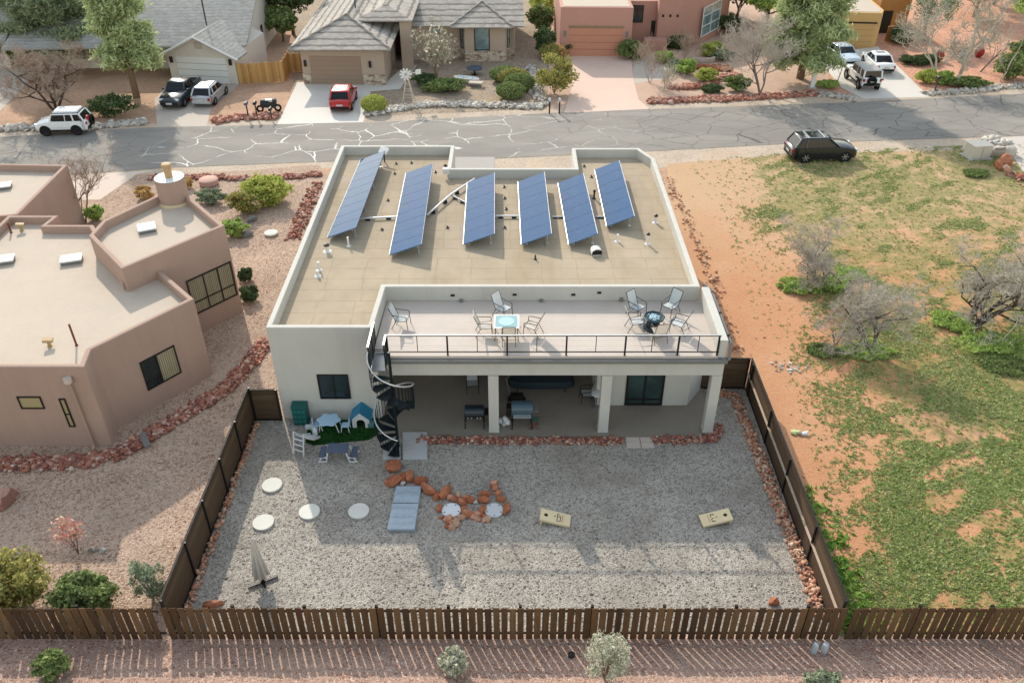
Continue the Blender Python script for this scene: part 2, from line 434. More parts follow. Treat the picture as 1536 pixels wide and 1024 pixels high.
MT['glass_sky'] = GLASS('sky_reflection_glass', (128, 150, 154), .05); MT['glass_car'] = GLASS('car_glass', (26, 30, 34), .05); MT['glass_car'].node_tree.nodes['Principled BSDF'].inputs['Specular IOR Level'].default_value = .38  # sky glass: reflected sky is put into its paler colour
MT['concrete'] = M('patio_concrete', (146, 136, 124), .85, .12, .7, .15, 30)
MT['paver'] = M('paver_grey', (196, 196, 196), .85, .07, 2, .2, 30)
MT['paver_pink'] = M('paver_warm', (208, 192, 180), .85, .08, 2, .2, 30)
MT['bark'] = M('bark', (128, 108, 90), .9, .22, 6, .6, 12)
MT['bark_grey'] = M('bark_grey', (128, 120, 114), .9, .22, 6, .6, 12)
MT['bark_dark'] = M('bark_dark', (86, 74, 68), .9, .25, 6, .6, 12)
MT['twig'] = ISL('twigs_grey', [(190, 180, 168), (212, 202, 190), (166, 156, 146)], .9, .1)
MT['twig_pale'] = ISL('twigs_pale', [(196, 188, 172), (214, 206, 190), (170, 162, 146)], .9, .1)
MT['twig_brown'] = ISL('twigs_brown', [(176, 156, 142), (194, 174, 158), (148, 128, 116)], .9, .1)
MT['cream_blind'] = None
MT['rubber'] = M('tyre_rubber', (34, 33, 33), .85, .15, 8)
def LEAF(nm, cols, t=.26):
    cs = []
    for c in cols: g_ = .35*c[0]+.5*c[1]+.15*c[2]; cs.append(tuple(x*.74+g_*.26+6 for x in c))
    return ISL(nm, cs, .75, .12, 4, 1.18, t, spec=.12)
MT['lf_green'] = LEAF('leaf_green', [(74, 92, 44), (104, 126, 60), (136, 150, 80), (88, 110, 52)])
MT['lf_dark'] = LEAF('leaf_dark', [(50, 70, 40), (72, 94, 52), (96, 114, 66)])
MT['lf_olive'] = LEAF('leaf_olive', [(104, 112, 52), (150, 146, 64), (176, 156, 70), (84, 100, 48)])
MT['lf_yellow'] = LEAF('leaf_yellow', [(150, 164, 58), (186, 186, 74), (120, 146, 52)])
MT['lf_lime'] = LEAF('leaf_lime', [(128, 158, 60), (160, 186, 80), (102, 132, 50)])
MT['lf_silver'] = LEAF('leaf_silver', [(176, 174, 148), (200, 196, 170), (146, 148, 122), (120, 128, 98)])
MT['lf_rust'] = LEAF('leaf_rust', [(196, 130, 84), (210, 164, 90), (150, 140, 70)])
MT['lf_grey'] = LEAF('leaf_greygreen', [(118, 132, 96), (142, 152, 118), (92, 108, 78)])
MT['lf_pink'] = LEAF('leaf_pink', [(206, 128, 120), (190, 104, 100), (214, 168, 140), (140, 130, 84)])
MT['needle'] = LEAF('pine_needles', [(128, 146, 88), (156, 172, 106), (180, 190, 130), (112, 132, 80)], .3)
MT['needle_dark'] = LEAF('dark_needles', [(98, 112, 78), (122, 136, 96), (146, 156, 114)], .3)
MT['rock_red'] = ISL('red_rock', [(150, 92, 78), (188, 124, 104), (120, 76, 70), (206, 160, 140), (164, 100, 82), (222, 200, 184)], .9, .2, 9, bump=.5)
MT['rock_rust'] = ISL('sandstone', [(168, 104, 74), (186, 118, 86), (156, 94, 70), (196, 134, 104)], .9, .25, 5, bump=.7)
MT['rock_pale'] = ISL('pale_rock', [(206, 198, 186), (170, 160, 150), (228, 222, 212), (140, 128, 118)], .9, .2, 9, bump=.5)
MT['rock_mix'] = ISL('river_rock', [(196, 134, 106), (214, 164, 136), (176, 116, 92), (226, 196, 170), (150, 110, 92)], .9, .18, 9, bump=.4)
# ---------------------------------------------------------------- ground
def sheet(name, poly, z, mat, kind='structure'):
    b = MB(); b.add([(x, y, z) for x, y in poly], [tuple(range(len(poly)))])
    return tag(b.build(name, mat), None, None, None, kind)
MT['earth'] = GRAVEL('bare_earth', [(176, 140, 116), (206, 170, 144), (190, 152, 128)], 6, (168, 138, 112), .35)
MT['yard_gravel'] = GRAVEL('grey_gravel', [(112, 106, 100), (165, 157, 147), (186, 177, 166), (214, 206, 195), (148, 140, 132)], 16, (154, 142, 128), .75, .78, .2)
MT['pink_gravel'] = GRAVEL('pink_gravel', [(132, 104, 90), (182, 152, 133), (200, 172, 152), (218, 196, 176), (162, 131, 114)], 12, (188, 168, 152), .8)
MT['bank_gravel'] = GRAVEL('brown_gravel', [(128, 98, 88), (184, 148, 132), (204, 172, 155), (160, 124, 110), (222, 198, 182)], 13, (182, 156, 138), .8)
MT['grey_earth'] = GRAVEL('grey_brown_gravel', [(120, 106, 94), (166, 150, 132), (186, 168, 148), (142, 126, 112)], 7, (176, 150, 122), .5)
MT['red_earth'] = GRAVEL('red_earth', [(186, 132, 108), (214, 160, 134), (222, 174, 150)], 6, (196, 150, 124), .4)
MT['shoulder'] = GRAVEL('dusty_shoulder', [(188, 170, 152), (206, 190, 172), (172, 154, 138)], 7, (206, 176, 146), .3)
def lot_mat():
    n = N('orange_dirt')
    a = n.noise(.16, 7, .66); f = n.noise(5.5, 5, .7); c = n.noise(.5, 6, .6)
    base = n.ramp(n.math('ADD', n.math('MULTIPLY', a, .6), n.math('MULTIPLY', f, .4)),
                  [(.32, lin((194, 140, 104))), (.5, lin((208, 154, 117))), (.68, lin((218, 174, 142)))])
    sx = n.n('SeparateXYZ'); n.l(n.pos(), sx.inputs[0])
    # pale dusty ground toward the street
    far = n.ramp(n.math('ADD', n.math('DIVIDE', sx.outputs[1], 60.), n.math('MULTIPLY', c, .25)), [(.8, 0.), (1.02, .7)])
    base = n.mix(far, base, lin((206, 178, 146)))
    gm = n.math('ADD', n.math('MULTIPLY', n.noise(1.1, 5, .62, n.scalev((.75, .95, 1))), .7), n.math('MULTIPLY', n.noise(.14, 4, .6), .35))
    xm = n.math('ADD', n.math('DIVIDE', n.math('ADD', sx.outputs[0], n.math('MULTIPLY', n.math('MAXIMUM', n.math('SUBTRACT', 30., sx.outputs[1]), 0.), .42)), 60.), n.math('MULTIPLY', n.noise(.3, 4), .05))
    gm = n.math('SUBTRACT', gm, n.ramp(xm, [(.262, .4), (.325, .0)]))
    gcol = n.ramp(n.noise(3, 4), [(.3, lin((104, 112, 64))), (.7, lin((156, 156, 100)))])
    col = n.mix(n.ramp(gm, [(.42, 0.), (.56, .72)]), base, gcol)
    return n.out(col, .95, n.math('ADD', f, n.noise(16, 3)), .7, .06, 0, .1)
MT['lot'] = lot_mat()
def asphalt():
    n = N('asphalt'); c = lin((159, 153, 146), .74)
    a = n.noise(.25, 6, .6, n.scalev((.5, 1.6, 1))); f = n.noise(28, 3, .7)
    base = n.ramp(n.math('ADD', n.math('MULTIPLY', a, .6), n.math('MULTIPLY', f, .4)), [(.3, sh(c, .78)), (.7, sh(c, 1.2))])
    wv = n.n('VectorMath'); wv.operation = 'MULTIPLY_ADD'; wv.inputs[1].default_value = (1.1, 1.1, 0)
    n.l(n.noise(.55, 4, .6, col=True), wv.inputs[0]); n.l(n.pos(), wv.inputs[2])
    v = n.n('TexVoronoi'); v.feature = 'DISTANCE_TO_EDGE'; v.inputs['Scale'].default_value = .33
    n.l(n.scalev((1., 1.25, 1), wv.outputs[0]), v.inputs['Vector'])
    sx = n.n('SeparateXYZ'); n.l(n.pos(), sx.inputs[0])
    keep = n.ramp(n.noise(.32, 3), [(.44, 0.), (.52, 1.)])
    seal = n.math('MULTIPLY', n.ramp(v.outputs['Distance'], [(0, 1.), (.006, 1.), (.0125, 0.)]), keep)
    xf = n.math('DIVIDE', n.math('ADD', sx.outputs[0], 60.), 120.)
    white = n.ramp(n.math('ADD', xf, n.math('MULTIPLY', n.math('SUBTRACT', n.noise(.12, 3), .5), .12)), [(.27, 0.), (.30, .8), (.48, .75), (.57, .15), (.6, 0.)])
    dark = n.ramp(xf, [(.24, .6), (.3, 0.), (.5, 0.), (.62, .75)])
    pt = n.noise(.11, 5, .6, n.scalev((.6, 1.6, 1)))
    base = n.mix(n.ramp(pt, [(.5, 0.), (.56, .35)]), base, lin((128, 125, 122)))
    base = n.mix(n.ramp(n.noise(.6, 6, .7), [(.6, 0.), (.75, .3)]), base, lin((104, 100, 97)))
    fine = n.n('TexVoronoi'); fine.feature = 'DISTANCE_TO_EDGE'; fine.inputs['Scale'].default_value = .42
    n.l(n.scalev((.8, 1.3, 1), wv.outputs[0]), fine.inputs['Vector'])
    fl = n.math('MULTIPLY', n.ramp(fine.outputs['Distance'], [(0, 1.), (.007, .9), (.014, 0.)]), dark)
    col = n.mix(fl, base, lin((84, 80, 78)))
    col = n.mix(n.math('MULTIPLY', seal, white), col, lin((236, 234, 228), 1.))
    return n.out(col, .9, f, .3, .02, 0, .15)
MT['asphalt'] = asphalt()
g = MB(); g.add([(-700, 16.2, 0), (700, 16.2, 0), (700, 1100, 0), (-700, 1100, 0)], [(0, 1, 2, 3)])
tag(g.build('ground', MT['earth']), kind='structure')
# the bank in front of the fence climbs toward the camera
bk = MB(); prof = [(17.95, .0), (17.2, .12), (16.4, .42), (15.2, .62), (13, .75), (8, .9), (-60, 1.2)]
vs = []; fs = []; xs = [-400, -60]+[i*2 for i in range(-20, 21)]+[60, 400]; rr = random.Random(5)
for x in xs:
    for (y, z) in prof: vs.append((x, y, z+.012+(rr.uniform(-.05, .05) if 13 < y < 17.5 else 0)))
m_ = len(prof)
for i in range(len(xs)-1):
    for j in range(m_-1): fs.append((i*m_+j, i*m_+j+1, (i+1)*m_+j+1, (i+1)*m_+j))
bk.add(vs, fs); tag(bk.build('terrain', MT['bank_gravel'], smooth=True), kind='structure')
FY = 17.75; FL = -11.72; FR = 11.15
sheet('gravel_yard', [(FL, FY), (FR, FY), (FR, 31.6), (8.6, 31.6), (8.6, 33), (-10.3, 33), (-10.3, 29.3), (FL, 29.3)], .012, MT['yard_gravel'])
sheet('neighbor_gravel', [(-90, FY), (FL, FY), (FL, 29.3), (-10.3, 29.3), (-10.3, 50)]+pts2((478, 247), (300, 262))+[(-34, 55.3), (-90, 49.5)], .008, MT['pink_gravel'])
sheet('dirt_lot', [(FR, FY), (120, FY), (120, 69.5)]+pts2((1536, 222), (1180, 232), (1000, 246))+[(8.4, 33), (8.4, 31.6), (FR, 31.6)], .008, MT['lot'])
sheet('road_shoulder', pts2((-400, 296), (220, 262), (480, 252), (745, 262), (1000, 252), (1536, 228), (1900, 214), (1900, 180), (1000, 224), (480, 236), (-400, 270)), .004, MT['shoulder'])
rd = pts2((-700, 345), (0, 270), (250, 252), (480, 243), (745, 238), (1000, 226), (1180, 216), (1480, 206), (2400, 170), (2400, 104), (1536, 141), (1250, 155), (860, 168), (560, 184), (210, 192), (0, 206), (-700, 268))
sheet('road', rd, .020, MT['asphalt'])
# yards across the street
sheet('street_verge', pts2((0, 206), (210, 192), (560, 184), (860, 168), (1250, 155), (1536, 141), (1536, 132), (1250, 143), (960, 156), (860, 162), (560, 175), (210, 186), (0, 192)), .012, MT['shoulder'])
sheet('tan_yard', pts2((440, 190), (820, 166), (830, 0), (440, 0)), .004, MT['grey_earth'])
sheet('pink_yard', pts2((820, 170), (1240, 152), (1250, 20), (1100, -60), (830, -40)), .006, M('pink_yard_gravel', (200, 168, 148), .9, .14, .8, .5, 20))
sheet('red_yard', pts2((1240, 160), (1900, 122), (1900, -200), (1240, -100)), .005, MT['red_earth'])
conc = M('driveway_concrete', (222, 216, 208), .85, .07, .5, .1, 20)
conc2 = M('driveway_old_concrete', (196, 184, 172), .85, .1, .5, .1, 20)
sheet('driveway', pts2((416, 187), (446, 124), (577, 126), (606, 100), (626, 98), (600, 134), (556, 138), (545, 184)), .024, conc)
sheet('driveway', pts2((236, 190), (232, 150), (258, 118), (362, 124), (345, 140), (318, 160), (310, 190)), .016, conc2)
sheet('driveway', pts2((846, 170), (858, 130), (848, 82), (946, 82), (950, 120), (958, 150), (974, 164)), .024, M('driveway_pink', (226, 196, 180), .85, .06, .5, .1, 20))
sheet('driveway', pts2((1296, 149), (1262, 132), (1222, 84), (1316, 70), (1394, 146)), .024, conc)
sheet('driveway', pts2((0, 300), (150, 300), (205, 262), (240, 255), (0, 272)), .016, M('driveway_adobe', (214, 196, 182), .85, .08, .4, .1, 20))
sheet('driveway', pts2((-60, 175), (0, 168), (48, 118), (30, 92), (-60, 92)), .016, conc2)
sheet('driveway', pts2((1500, 207), (1536, 260), (1800, 330), (1800, 190)), .024, M('driveway_right', (206, 196, 188), .85, .08, .4, .1, 20))
sheet('driveway', pts2((683, 255), (683, 236), (742, 236), (742, 255)), .024, M('driveway_grey', (176, 170, 164), .85, .1, .5, .1, 20))  # plain concrete in a darker grey
sheet('path', pts2((948, 128), (952, 92), (986, 78), (1020, 96), (1006, 118), (975, 122)), .012, conc2)
# ---------------------------------------------------------------- main house
OUT = [(-10.4, 29.37), (-5.87, 29.37), (-5.75, 32.66), (8.55, 32.66), (8.5, 47.2), (7.75, 48.84), (3.65, 48.84), (3.65, 45.85), (-3.53, 45.85), (-3.53, 49.26), (-10.5, 49.26)]
hs = thing('stucco_house', 'grey stucco flat-roofed house with solar panels, roof deck and spiral stair', 'house', (-1, 38, 0))
INN = inset(OUT, .23)
MB().ring(OUT, INN, 0, 5.0, 3.6).build('wall', MT['stucco'], hs, bevel=.03)
MB().prism(INN, 4.2, 4.45).build('roof', MT['roof_tan'], hs)
# patio structure under the deck
st = MB()
st.box(-5.2, 8.95, 28.4, 28.78, 3.2, 3.98)                     # front beam
st.box(-5.8, 8.95, 28.78, 32.655, 3.2, 4.12)
st.build('deck_slab', MT['stucco'], hs, bevel=.02)
MB().prism([(3.87, 30.23), (8.12, 30.23), (8.9, 31.35), (8.9, 32.65), (3.87, 32.65)], 0, 3.198).build('bedroom_wall', MT['stucco'], hs)
dk = MB(); dk.prism([(-5.2, 28.36), (8.6, 28.36), (8.6, 32.64), (-5.73, 32.64), (-5.8, 29.4), (-5.8, 28.9), (-5.2, 28.9)], 4.125, 4.25).build('deck_floor', MT['deck'], hs)
pr = MB(); pr.box(8.6, 8.95, 28.42, 32.652, 4.12, 5.0); pr.build('parapet', MT['stucco'], hs, bevel=.025)
for x in (-.8, 4.05, 8.72):
    c = MB(); c.box(x-.22, x+.22, 28.34, 28.75, .12, 3.199).box(x-.24, x+.24, 28.32, 28.77, 0, .12); c.build('column', MT['stucco'], hs, bevel=.015)
MB().prism([(-5.85, 28.05), (9.1, 28.05), (9.1, 32.6), (8.2, 32.6), (-5.85, 32.65)], .0, .06).build('patio_slab', MT['concrete'], hs)
gt = MB(); gt.box(-5.22, 8.98, 28.22, 28.355, 3.99, 4.13).box(-5.24, 9.0, 28.17, 28.218, 3.975, 4.14); gt.build('gutter', MT['gutter'], hs, bevel=.01)
MB().box(-5.23, 8.99, 28.20, 28.357, 3.955, 3.988).build('gutter_edge', MT['dark_metal'], hs)
ge = MB(); ge.tube([(8.72, 32.9, 4.98), (9.03, 32.6, 4.9), (9.06, 28.4, 4.85), (9.06, 28.3, 4.1)], .07, 8); ge.build('side_pipe', MT['gutter'], hs, smooth=60)
for y in (32.3, 30.6, 28.9): MB().box(8.93, 9.1, y-.04, y+.04, 4.82, 4.98).build('pipe_bracket', MT['dark_metal'], hs)
fa = (-10.4, 29.37); fb = (-5.87, 29.37)
window(hs, fa, fb, (475, 561), (527, 597), MT['dark_metal'], MT['glass'], (.5,), (), .05)
window(hs, (3.87, 30.23), (8.12, 30.23), (1.33, 2.5), (3.07, .1), MT['dark_metal'], MT['glass_green'], (.5,), (.14,), .09, 'sliding_door', px=False)
window(hs, (-5.75, 32.66), (8.55, 32.66), (3.4, 2.3), (6.4, .1), MT['dark_metal'], MT['glass'], (.5,), (), .08, 'sliding_door', px=False)
W = wall_m((8.12, 30.23), (8.9, 31.35)); MB(W).box(.5, 1.1, 0, .03, 1.9, 2.6).build('wall_panel', MT['gutter'], hs)  # darker grey panel on the angled patio wall
# wall fittings above the deck
for px in (693-14, 773, 880, 934, 1002):
    pass
for px, py in ((692, 450), (812, 450), (932, 448)):
    q = PY(32.64, px, py); l = MB(); l.lathe((q.x, q.y-.06, q.z-.08), [(.05, 0), (.09, .03), (.1, .1), (.06, .15)], 10); l.box(q.x-.05, q.x+.05, q.y-.05, q.y+.02, q.z-.05, q.z+.05)
    l.build('wall_light', MT['gutter'], hs, smooth=40)
for px, py in ((679, 443), (772, 442), (860, 442), (899, 439)):
    q = PY(32.64, px, py); MB().box(q.x-.09, q.x+.09, q.y-.02, q.y+.03, q.z-.05, q.z+.05).build('outlet_cover', MT['dark_metal'], hs)
# railing
rl = MB(); YR = 28.42; ZT = 5.26
rl.box(-5.2, 8.62, YR-.02, YR+.02, ZT-.04, ZT).box(-5.2, 8.62, YR-.015, YR+.015, 4.40, 4.44)
rail = rl.build('railing', MT['dark_metal'], hs)
MB().box(-5.22, 8.64, YR-.026, YR+.026, ZT+.002, ZT+.018).build('rail_cap', MT['alu'], rail)
xs = [-5.17, -2.68, -.2, 2.26, 4.7, 6.9, 8.55]
for i, x in enumerate(xs):
    b = MB(); b.box(x-.035, x+.035, YR-.035, YR+.035, 4.25, ZT-.052); b.build('railing_post', MT['dark_metal'], rail)
for a, b_ in zip(xs, xs[1:]):
    x = (a+b_)/2; MB().box(x-.015, x+.015, YR-.015, YR+.015, 4.442, ZT-.052).build('railing_post', MT['dark_metal'], rail)
# ---------------------------------------------------------------- roof equipment
RZ = 4.45
def solar_mat(i):
    n = N('solar_glass'); r = n.n('NewGeometry').outputs['Random Per Island']
    base = n.ramp(r, [(0, lin((18, 64, 106), .85)), (1, lin((32, 84, 130), .85))])
    g = n.n('TexCoord').outputs['Object']; sx = n.n('SeparateXYZ'); n.l(g, sx.inputs[0])
    lx = n.ramp(n.math('FRACT', n.math('MULTIPLY', sx.outputs[0], 6.2)), [(0, .07), (.05, .07), (.1, 0.)])
    ly = n.ramp(n.math('FRACT', n.math('MULTIPLY', sx.outputs[1], 6.2)), [(0, .07), (.05, .07), (.1, 0.)])
    col = n.mix(n.math('MAXIMUM', lx, ly), base, lin((86, 118, 160)))
    col = n.mix(n.ramp(n.noise(2.2, 4), [(.5, 0.), (.8, .12)]), col, lin((110, 136, 170)))
    return n.out(col, .06, None, 0, 0, 0, .07)
SOL = solar_mat(0); PFR = M('panel_frame', (84, 108, 142), .4, .06, 4)
def solar(lab, low_back, low_front, hi_dx, npan):
    x0 = (P(*low_back, RZ+.2).x+P(*low_front, RZ+.2).x)/2; yb = P(*low_back, RZ+.2).y; yf = P(*low_front, RZ+.2).y
    xb = P(*low_back, RZ+.2).x; xf = P(*low_front, RZ+.2).x
    t = thing('solar_array', lab, 'solar array', (x0, (yb+yf)/2, RZ), 0, 'tilted solar arrays on the flat roof')
    L = yb-yf; wid = 1.72; tl = math.atan2(.58, hi_dx); e = Vector((xb-xf, yb-yf, 0)).normalized(); across = Vector((e.y, -e.x, 0))
    u = across*math.cos(tl)+Vector((0, 0, math.sin(tl))); nrm = u.cross(e)*-1 if u.cross(e).z < 0 else u.cross(e)
    o = Vector((xf, yf, RZ+.22)); wid = hi_dx/math.cos(tl)
    m = Matrix(((u.x, e.x, nrm.x, o.x), (u.y, e.y, nrm.y, o.y), (u.z, e.z, nrm.z, o.z), (0, 0, 0, 1)))
    pl = L/npan
    for k in range(npan):
        fr = MB(m); a = .004; fr.box(0, wid, k*pl+a, (k+1)*pl-a, -.045, 0); pn = fr.build('panel', PFR, t)
        gl = MB(m); gl.box(.012, wid-.012, k*pl+a+.01, (k+1)*pl-a-.01, .001, .006); gl.build('solar_glass', SOL, pn)
    for s_ in (-.019, wid+.001): MB(m).box(s_, s_+.018, 0, L, -.05, .012).build('edge_trim', MT['alu'] if s_ < 0 else PFR, t)
    for s in (.15, .85):
        b = MB(m); b.box(wid*s-.03, wid*s+.03, .05, L-.05, -.1, -.05); b.build('mounting_rail', MT['alu'], t)
    for k in range(4):
        y = L*(.06+.88*k/3)
        for s in (.15, .85):
            a = m @ Vector((wid*s, y, -.1)); b = MB(); b.tube([(a.x, a.y, a.z), (a.x, a.y, RZ)], .03, 6); b.cyl((a.x, a.y, RZ), .09, .04, 8); b.build('leg', MT['alu'], t)
solar('leftmost solar array, long and near the left parapet', (541, 240), (491, 357), 1.5, 9)
solar('second solar array from the left, long, its front reaching nearest the deck', (609, 260), (584, 383), 1.6, 9)
solar('third solar array from the left, beside the branching roof pipe', (701, 274), (695, 367), 1.56, 6)
solar('fourth solar array from the left, in the middle of the roof', (777, 273), (782, 367), 1.5, 6)
solar('fifth solar array from the left, behind the white hooded vent', (837, 275), (853, 367), 1.42, 6)
solar('rightmost solar array, set further back toward the street', (892, 255), (910, 340), 1.4, 6)
def conduit(lab, pix, r=.05, z=.12):
    pts = [P(*q, RZ+z) for q in pix]; t = thing('roof_conduit', lab, 'conduit', pts[0], 0)
    MB().tube(pts, r, 6).build('pipe', MT['alu'], t)
    for i in range(len(pts)-1):
        for f in (.25, .75):
            q = pts[i].lerp(pts[i+1], f); MB().box(q.x-.12, q.x+.12, q.y-.08, q.y+.08, RZ, RZ+z-.04).build('support_block', MT['dark_metal'], t)
conduit('straight grey conduit joining the two long solar arrays on the left', [(536, 328), (598, 325)])
conduit('long grey conduit rising diagonally between the second and third solar arrays', [(640, 323), (676, 292), (712, 268)], .055, .2)
conduit('short branch conduit from the pipe junction to the third solar array', [(677, 293), (699, 304)], .04)
conduit('straight grey conduit joining the third and fourth solar arrays', [(741, 324), (781, 324)])
conduit('thin conduit between the fourth and fifth solar arrays', [(829, 325), (845, 325)], .03, .08)
conduit('thin conduit between the fifth and rightmost solar arrays', [(894, 325), (905, 325)], .03, .08)
def vent(px, py, h, r, lab, cap=False, tilt=0, mat='white'):
    q = P(px, py, RZ); t = thing('roof_vent', lab, 'vent pipe', q, 0, 'vent pipes on the flat roof')
    b = MB(); b.lathe(q, [(r*2.4, 0), (r*1.6, .03), (r, .06), (r, h)], 10); b.build('pipe', MT[mat], t, smooth=40)
    if cap: b = MB(); b.lathe((q.x, q.y, q.z+h+.001), [(r*.6, 0), (r*1.7, .03), (r*1.5, .1), (r*.3, .15)], 10); b.build('cap', MT['dark_metal'], t, smooth=40)
vent(491, 377, .3, .09, 'short thick white vent pipe in front of the leftmost solar array', True, mat='white')
vent(523, 369, .5, .05, 'thin white vent pipe under the corner of the leftmost solar array')
vent(479, 405, .45, .06, 'white vent pipe near the left parapet, the further of a close pair')
vent(477, 414, .3, .07, 'short white vent pipe near the left parapet, the nearer of a close pair')
vent(926, 362, .4, .06, 'plain white vent pipe in front of the rightmost solar array')
vent(983, 334, .35, .07, 'black-topped vent pipe nearest the right parapet', True)
vent(971, 366, .5, .06, 'tall black-topped vent pipe in front of the shadow of the rightmost array', True)
vent(891, 298, .4, .05, 'black-capped vent between the two rightmost solar arrays', True, mat='dark_metal')
vent(803, 389, .25, .04, 'small dark vent stub in front of the middle arrays', mat='dark_metal')
vent(668, 271-22, .12, .06, 'lowest vent stub beside the back parapet step', mat='dark_metal')
q = P(894, 381, RZ); t = thing('hooded_vent', 'white round-topped hooded vent in front of the fifth solar array', 'roof vent', q)
b = MB(Matrix.Translation(q) @ Matrix.Rotation(R_(8), 4, 'Z'))
pr_ = [(-.26, .06), (-.26, .2), (-.2, .31), (-.08, .37), (.08, .37), (.2, .31), (.26, .2), (.26, .06)]
vs = [(x, y, z) for y in (-.22, .22) for x, z in pr_]; n_ = len(pr_)
b.add(vs, [(i, i+1, n_+i+1, n_+i) for i in range(n_-1)]+[tuple(range(n_, 2*n_))]); b.box(-.2, .2, -.18, .18, 0, .1); b.build('hood', MT['white'], t, smooth=40)
MB(Matrix.Translation(q) @ Matrix.Rotation(R_(8), 4, 'Z')).box(-.24, .24, -.2, -.16, .06, .26).build('grille', MT['dark_metal'], t)
q = P(577, 243, RZ); t = thing('dish_antenna', 'white tilted square dish antenna by the back parapet', 'antenna', q)
MB().tube([q, q+Vector((0, 0, .55))], .04, 6).build('mast', MT['dark_metal'], t)
MB().ob(q+Vector((0, .05, .7)), (.62, .1, .45), R_(-50), 0, R_(-35)).build('dish', MT['white'], t, bevel=.02)
q = P(674, 250, 4.7); t = thing('junction_box', 'white box fixed on the inner corner of the back parapet', 'box', (q.x, q.y, 4.5))
MB().box(q.x-.3, q.x+.08, 45.55, 45.84, 4.72, 5.05).build('cover', MT['white'], t, bevel=.02)
rng = np.random.default_rng(3)
drops = [(607, 283), (582, 301), (594, 246), (617, 245), (592, 261), (573, 345), (756, 281), (757, 298), (757, 342), (671, 342), (653, 259), (876, 250), (887, 266), (759, 314), (990, 283)]
for i, (px, py) in enumerate(drops):
    q = P(px, py, RZ); b = MB(); b.lathe(q, [(.1, 0), (.1, .04), (.04, .06), (.035, .14)], 8)
    tag(b.build('roof_anchor', MT['dark_metal'], None, org=q), 'small dark mounting stub left on the bare tan roof', 'roof anchor', 'dark stubs on the flat roof')
# ---------------------------------------------------------------- spiral stair
sx, sy, sr = -4.97, 27.45, .86
t = thing('spiral_staircase', 'dark steel spiral staircase with silver handrail climbing to the deck', 'staircase', (sx, sy, 0))
steel = M('dark_teal_steel', (38, 48, 52), .4, .15, 3, metal=.3)
MB().tube([(sx, sy, 0), (sx, sy, 5.1)], .06, 10).build('centre_pole', steel, t, smooth=40)
nst = 15; a0, a1 = R_(165), R_(640); ztop = 4.06
for k in range(nst):
    a = a0+(a1-a0)*(k+.5)/nst; z = ztop*(1-(k+1)/(nst+1)); hw = R_(17)
    p0 = [(sx+.05*math.cos(a-1.2), sy+.05*math.sin(a-1.2)), (sx+sr*math.cos(a-hw), sy+sr*math.sin(a-hw)), (sx+sr*math.cos(a), sy+sr*math.sin(a)), (sx+sr*math.cos(a+hw), sy+sr*math.sin(a+hw)), (sx+.05*math.cos(a+1.2), sy+.05*math.sin(a+1.2))]
    MB().prism(p0, z-.05, z).build('tread', steel, t)
hp = []; n_ = 60
for i in range(n_+1):
    f = i/n_; a = a0+(a1-a0)*f; z = ztop*(1-f*.97)+1.0-.0*f; hp.append((sx+(sr+.02)*math.cos(a), sy+(sr+.02)*math.sin(a), z))
MB().tube(hp, .032, 6).build('handrail', MT['alu'], t, smooth=60)
for k in range(nst*3):
    f = (k+.5)/(nst*3); a = a0+(a1-a0)*f; zt = ztop*(1-f*.97)+1.0; zb = ztop*(1-(int(f*nst)+1)/(nst+1))
    x, y = sx+sr*math.cos(a), sy+sr*math.sin(a); MB().tube([(x, y, zb), (x, y, zt)], .014, 4).build('baluster', steel, t)
MB().box(-5.82, -5.22, 27.6, 29.36, 4.0, 4.06).build('landing', M('landing_steel', (150, 152, 156), .35, .1, metal=.4), t)
for x in (-5.82, -5.2):
    g = MB(); y1, y0 = (29.36, 27.6) if x < -5.5 else (28.4, 27.75)
    for zz in (4.4, 4.7): g.tube([(x, y0, zz), (x, y1, zz)], .015, 4)
    for yy in (y0, (y0+y1)/2, y1): g.tube([(x, yy, 4.0), (x, yy, 5.24)], .028, 4)
    g.add([(x, y0, 4.08), (x, y1, 4.08), (x, y1, 5.1), (x, y0, 5.1)], [(0, 1, 2, 3)])
    gr = g.build('landing_guard', steel, t); MB().box(x-.04, x+.04, y0-.05, y1+.03, 5.25, 5.29).build('guard_cap', MT['alu'], gr)
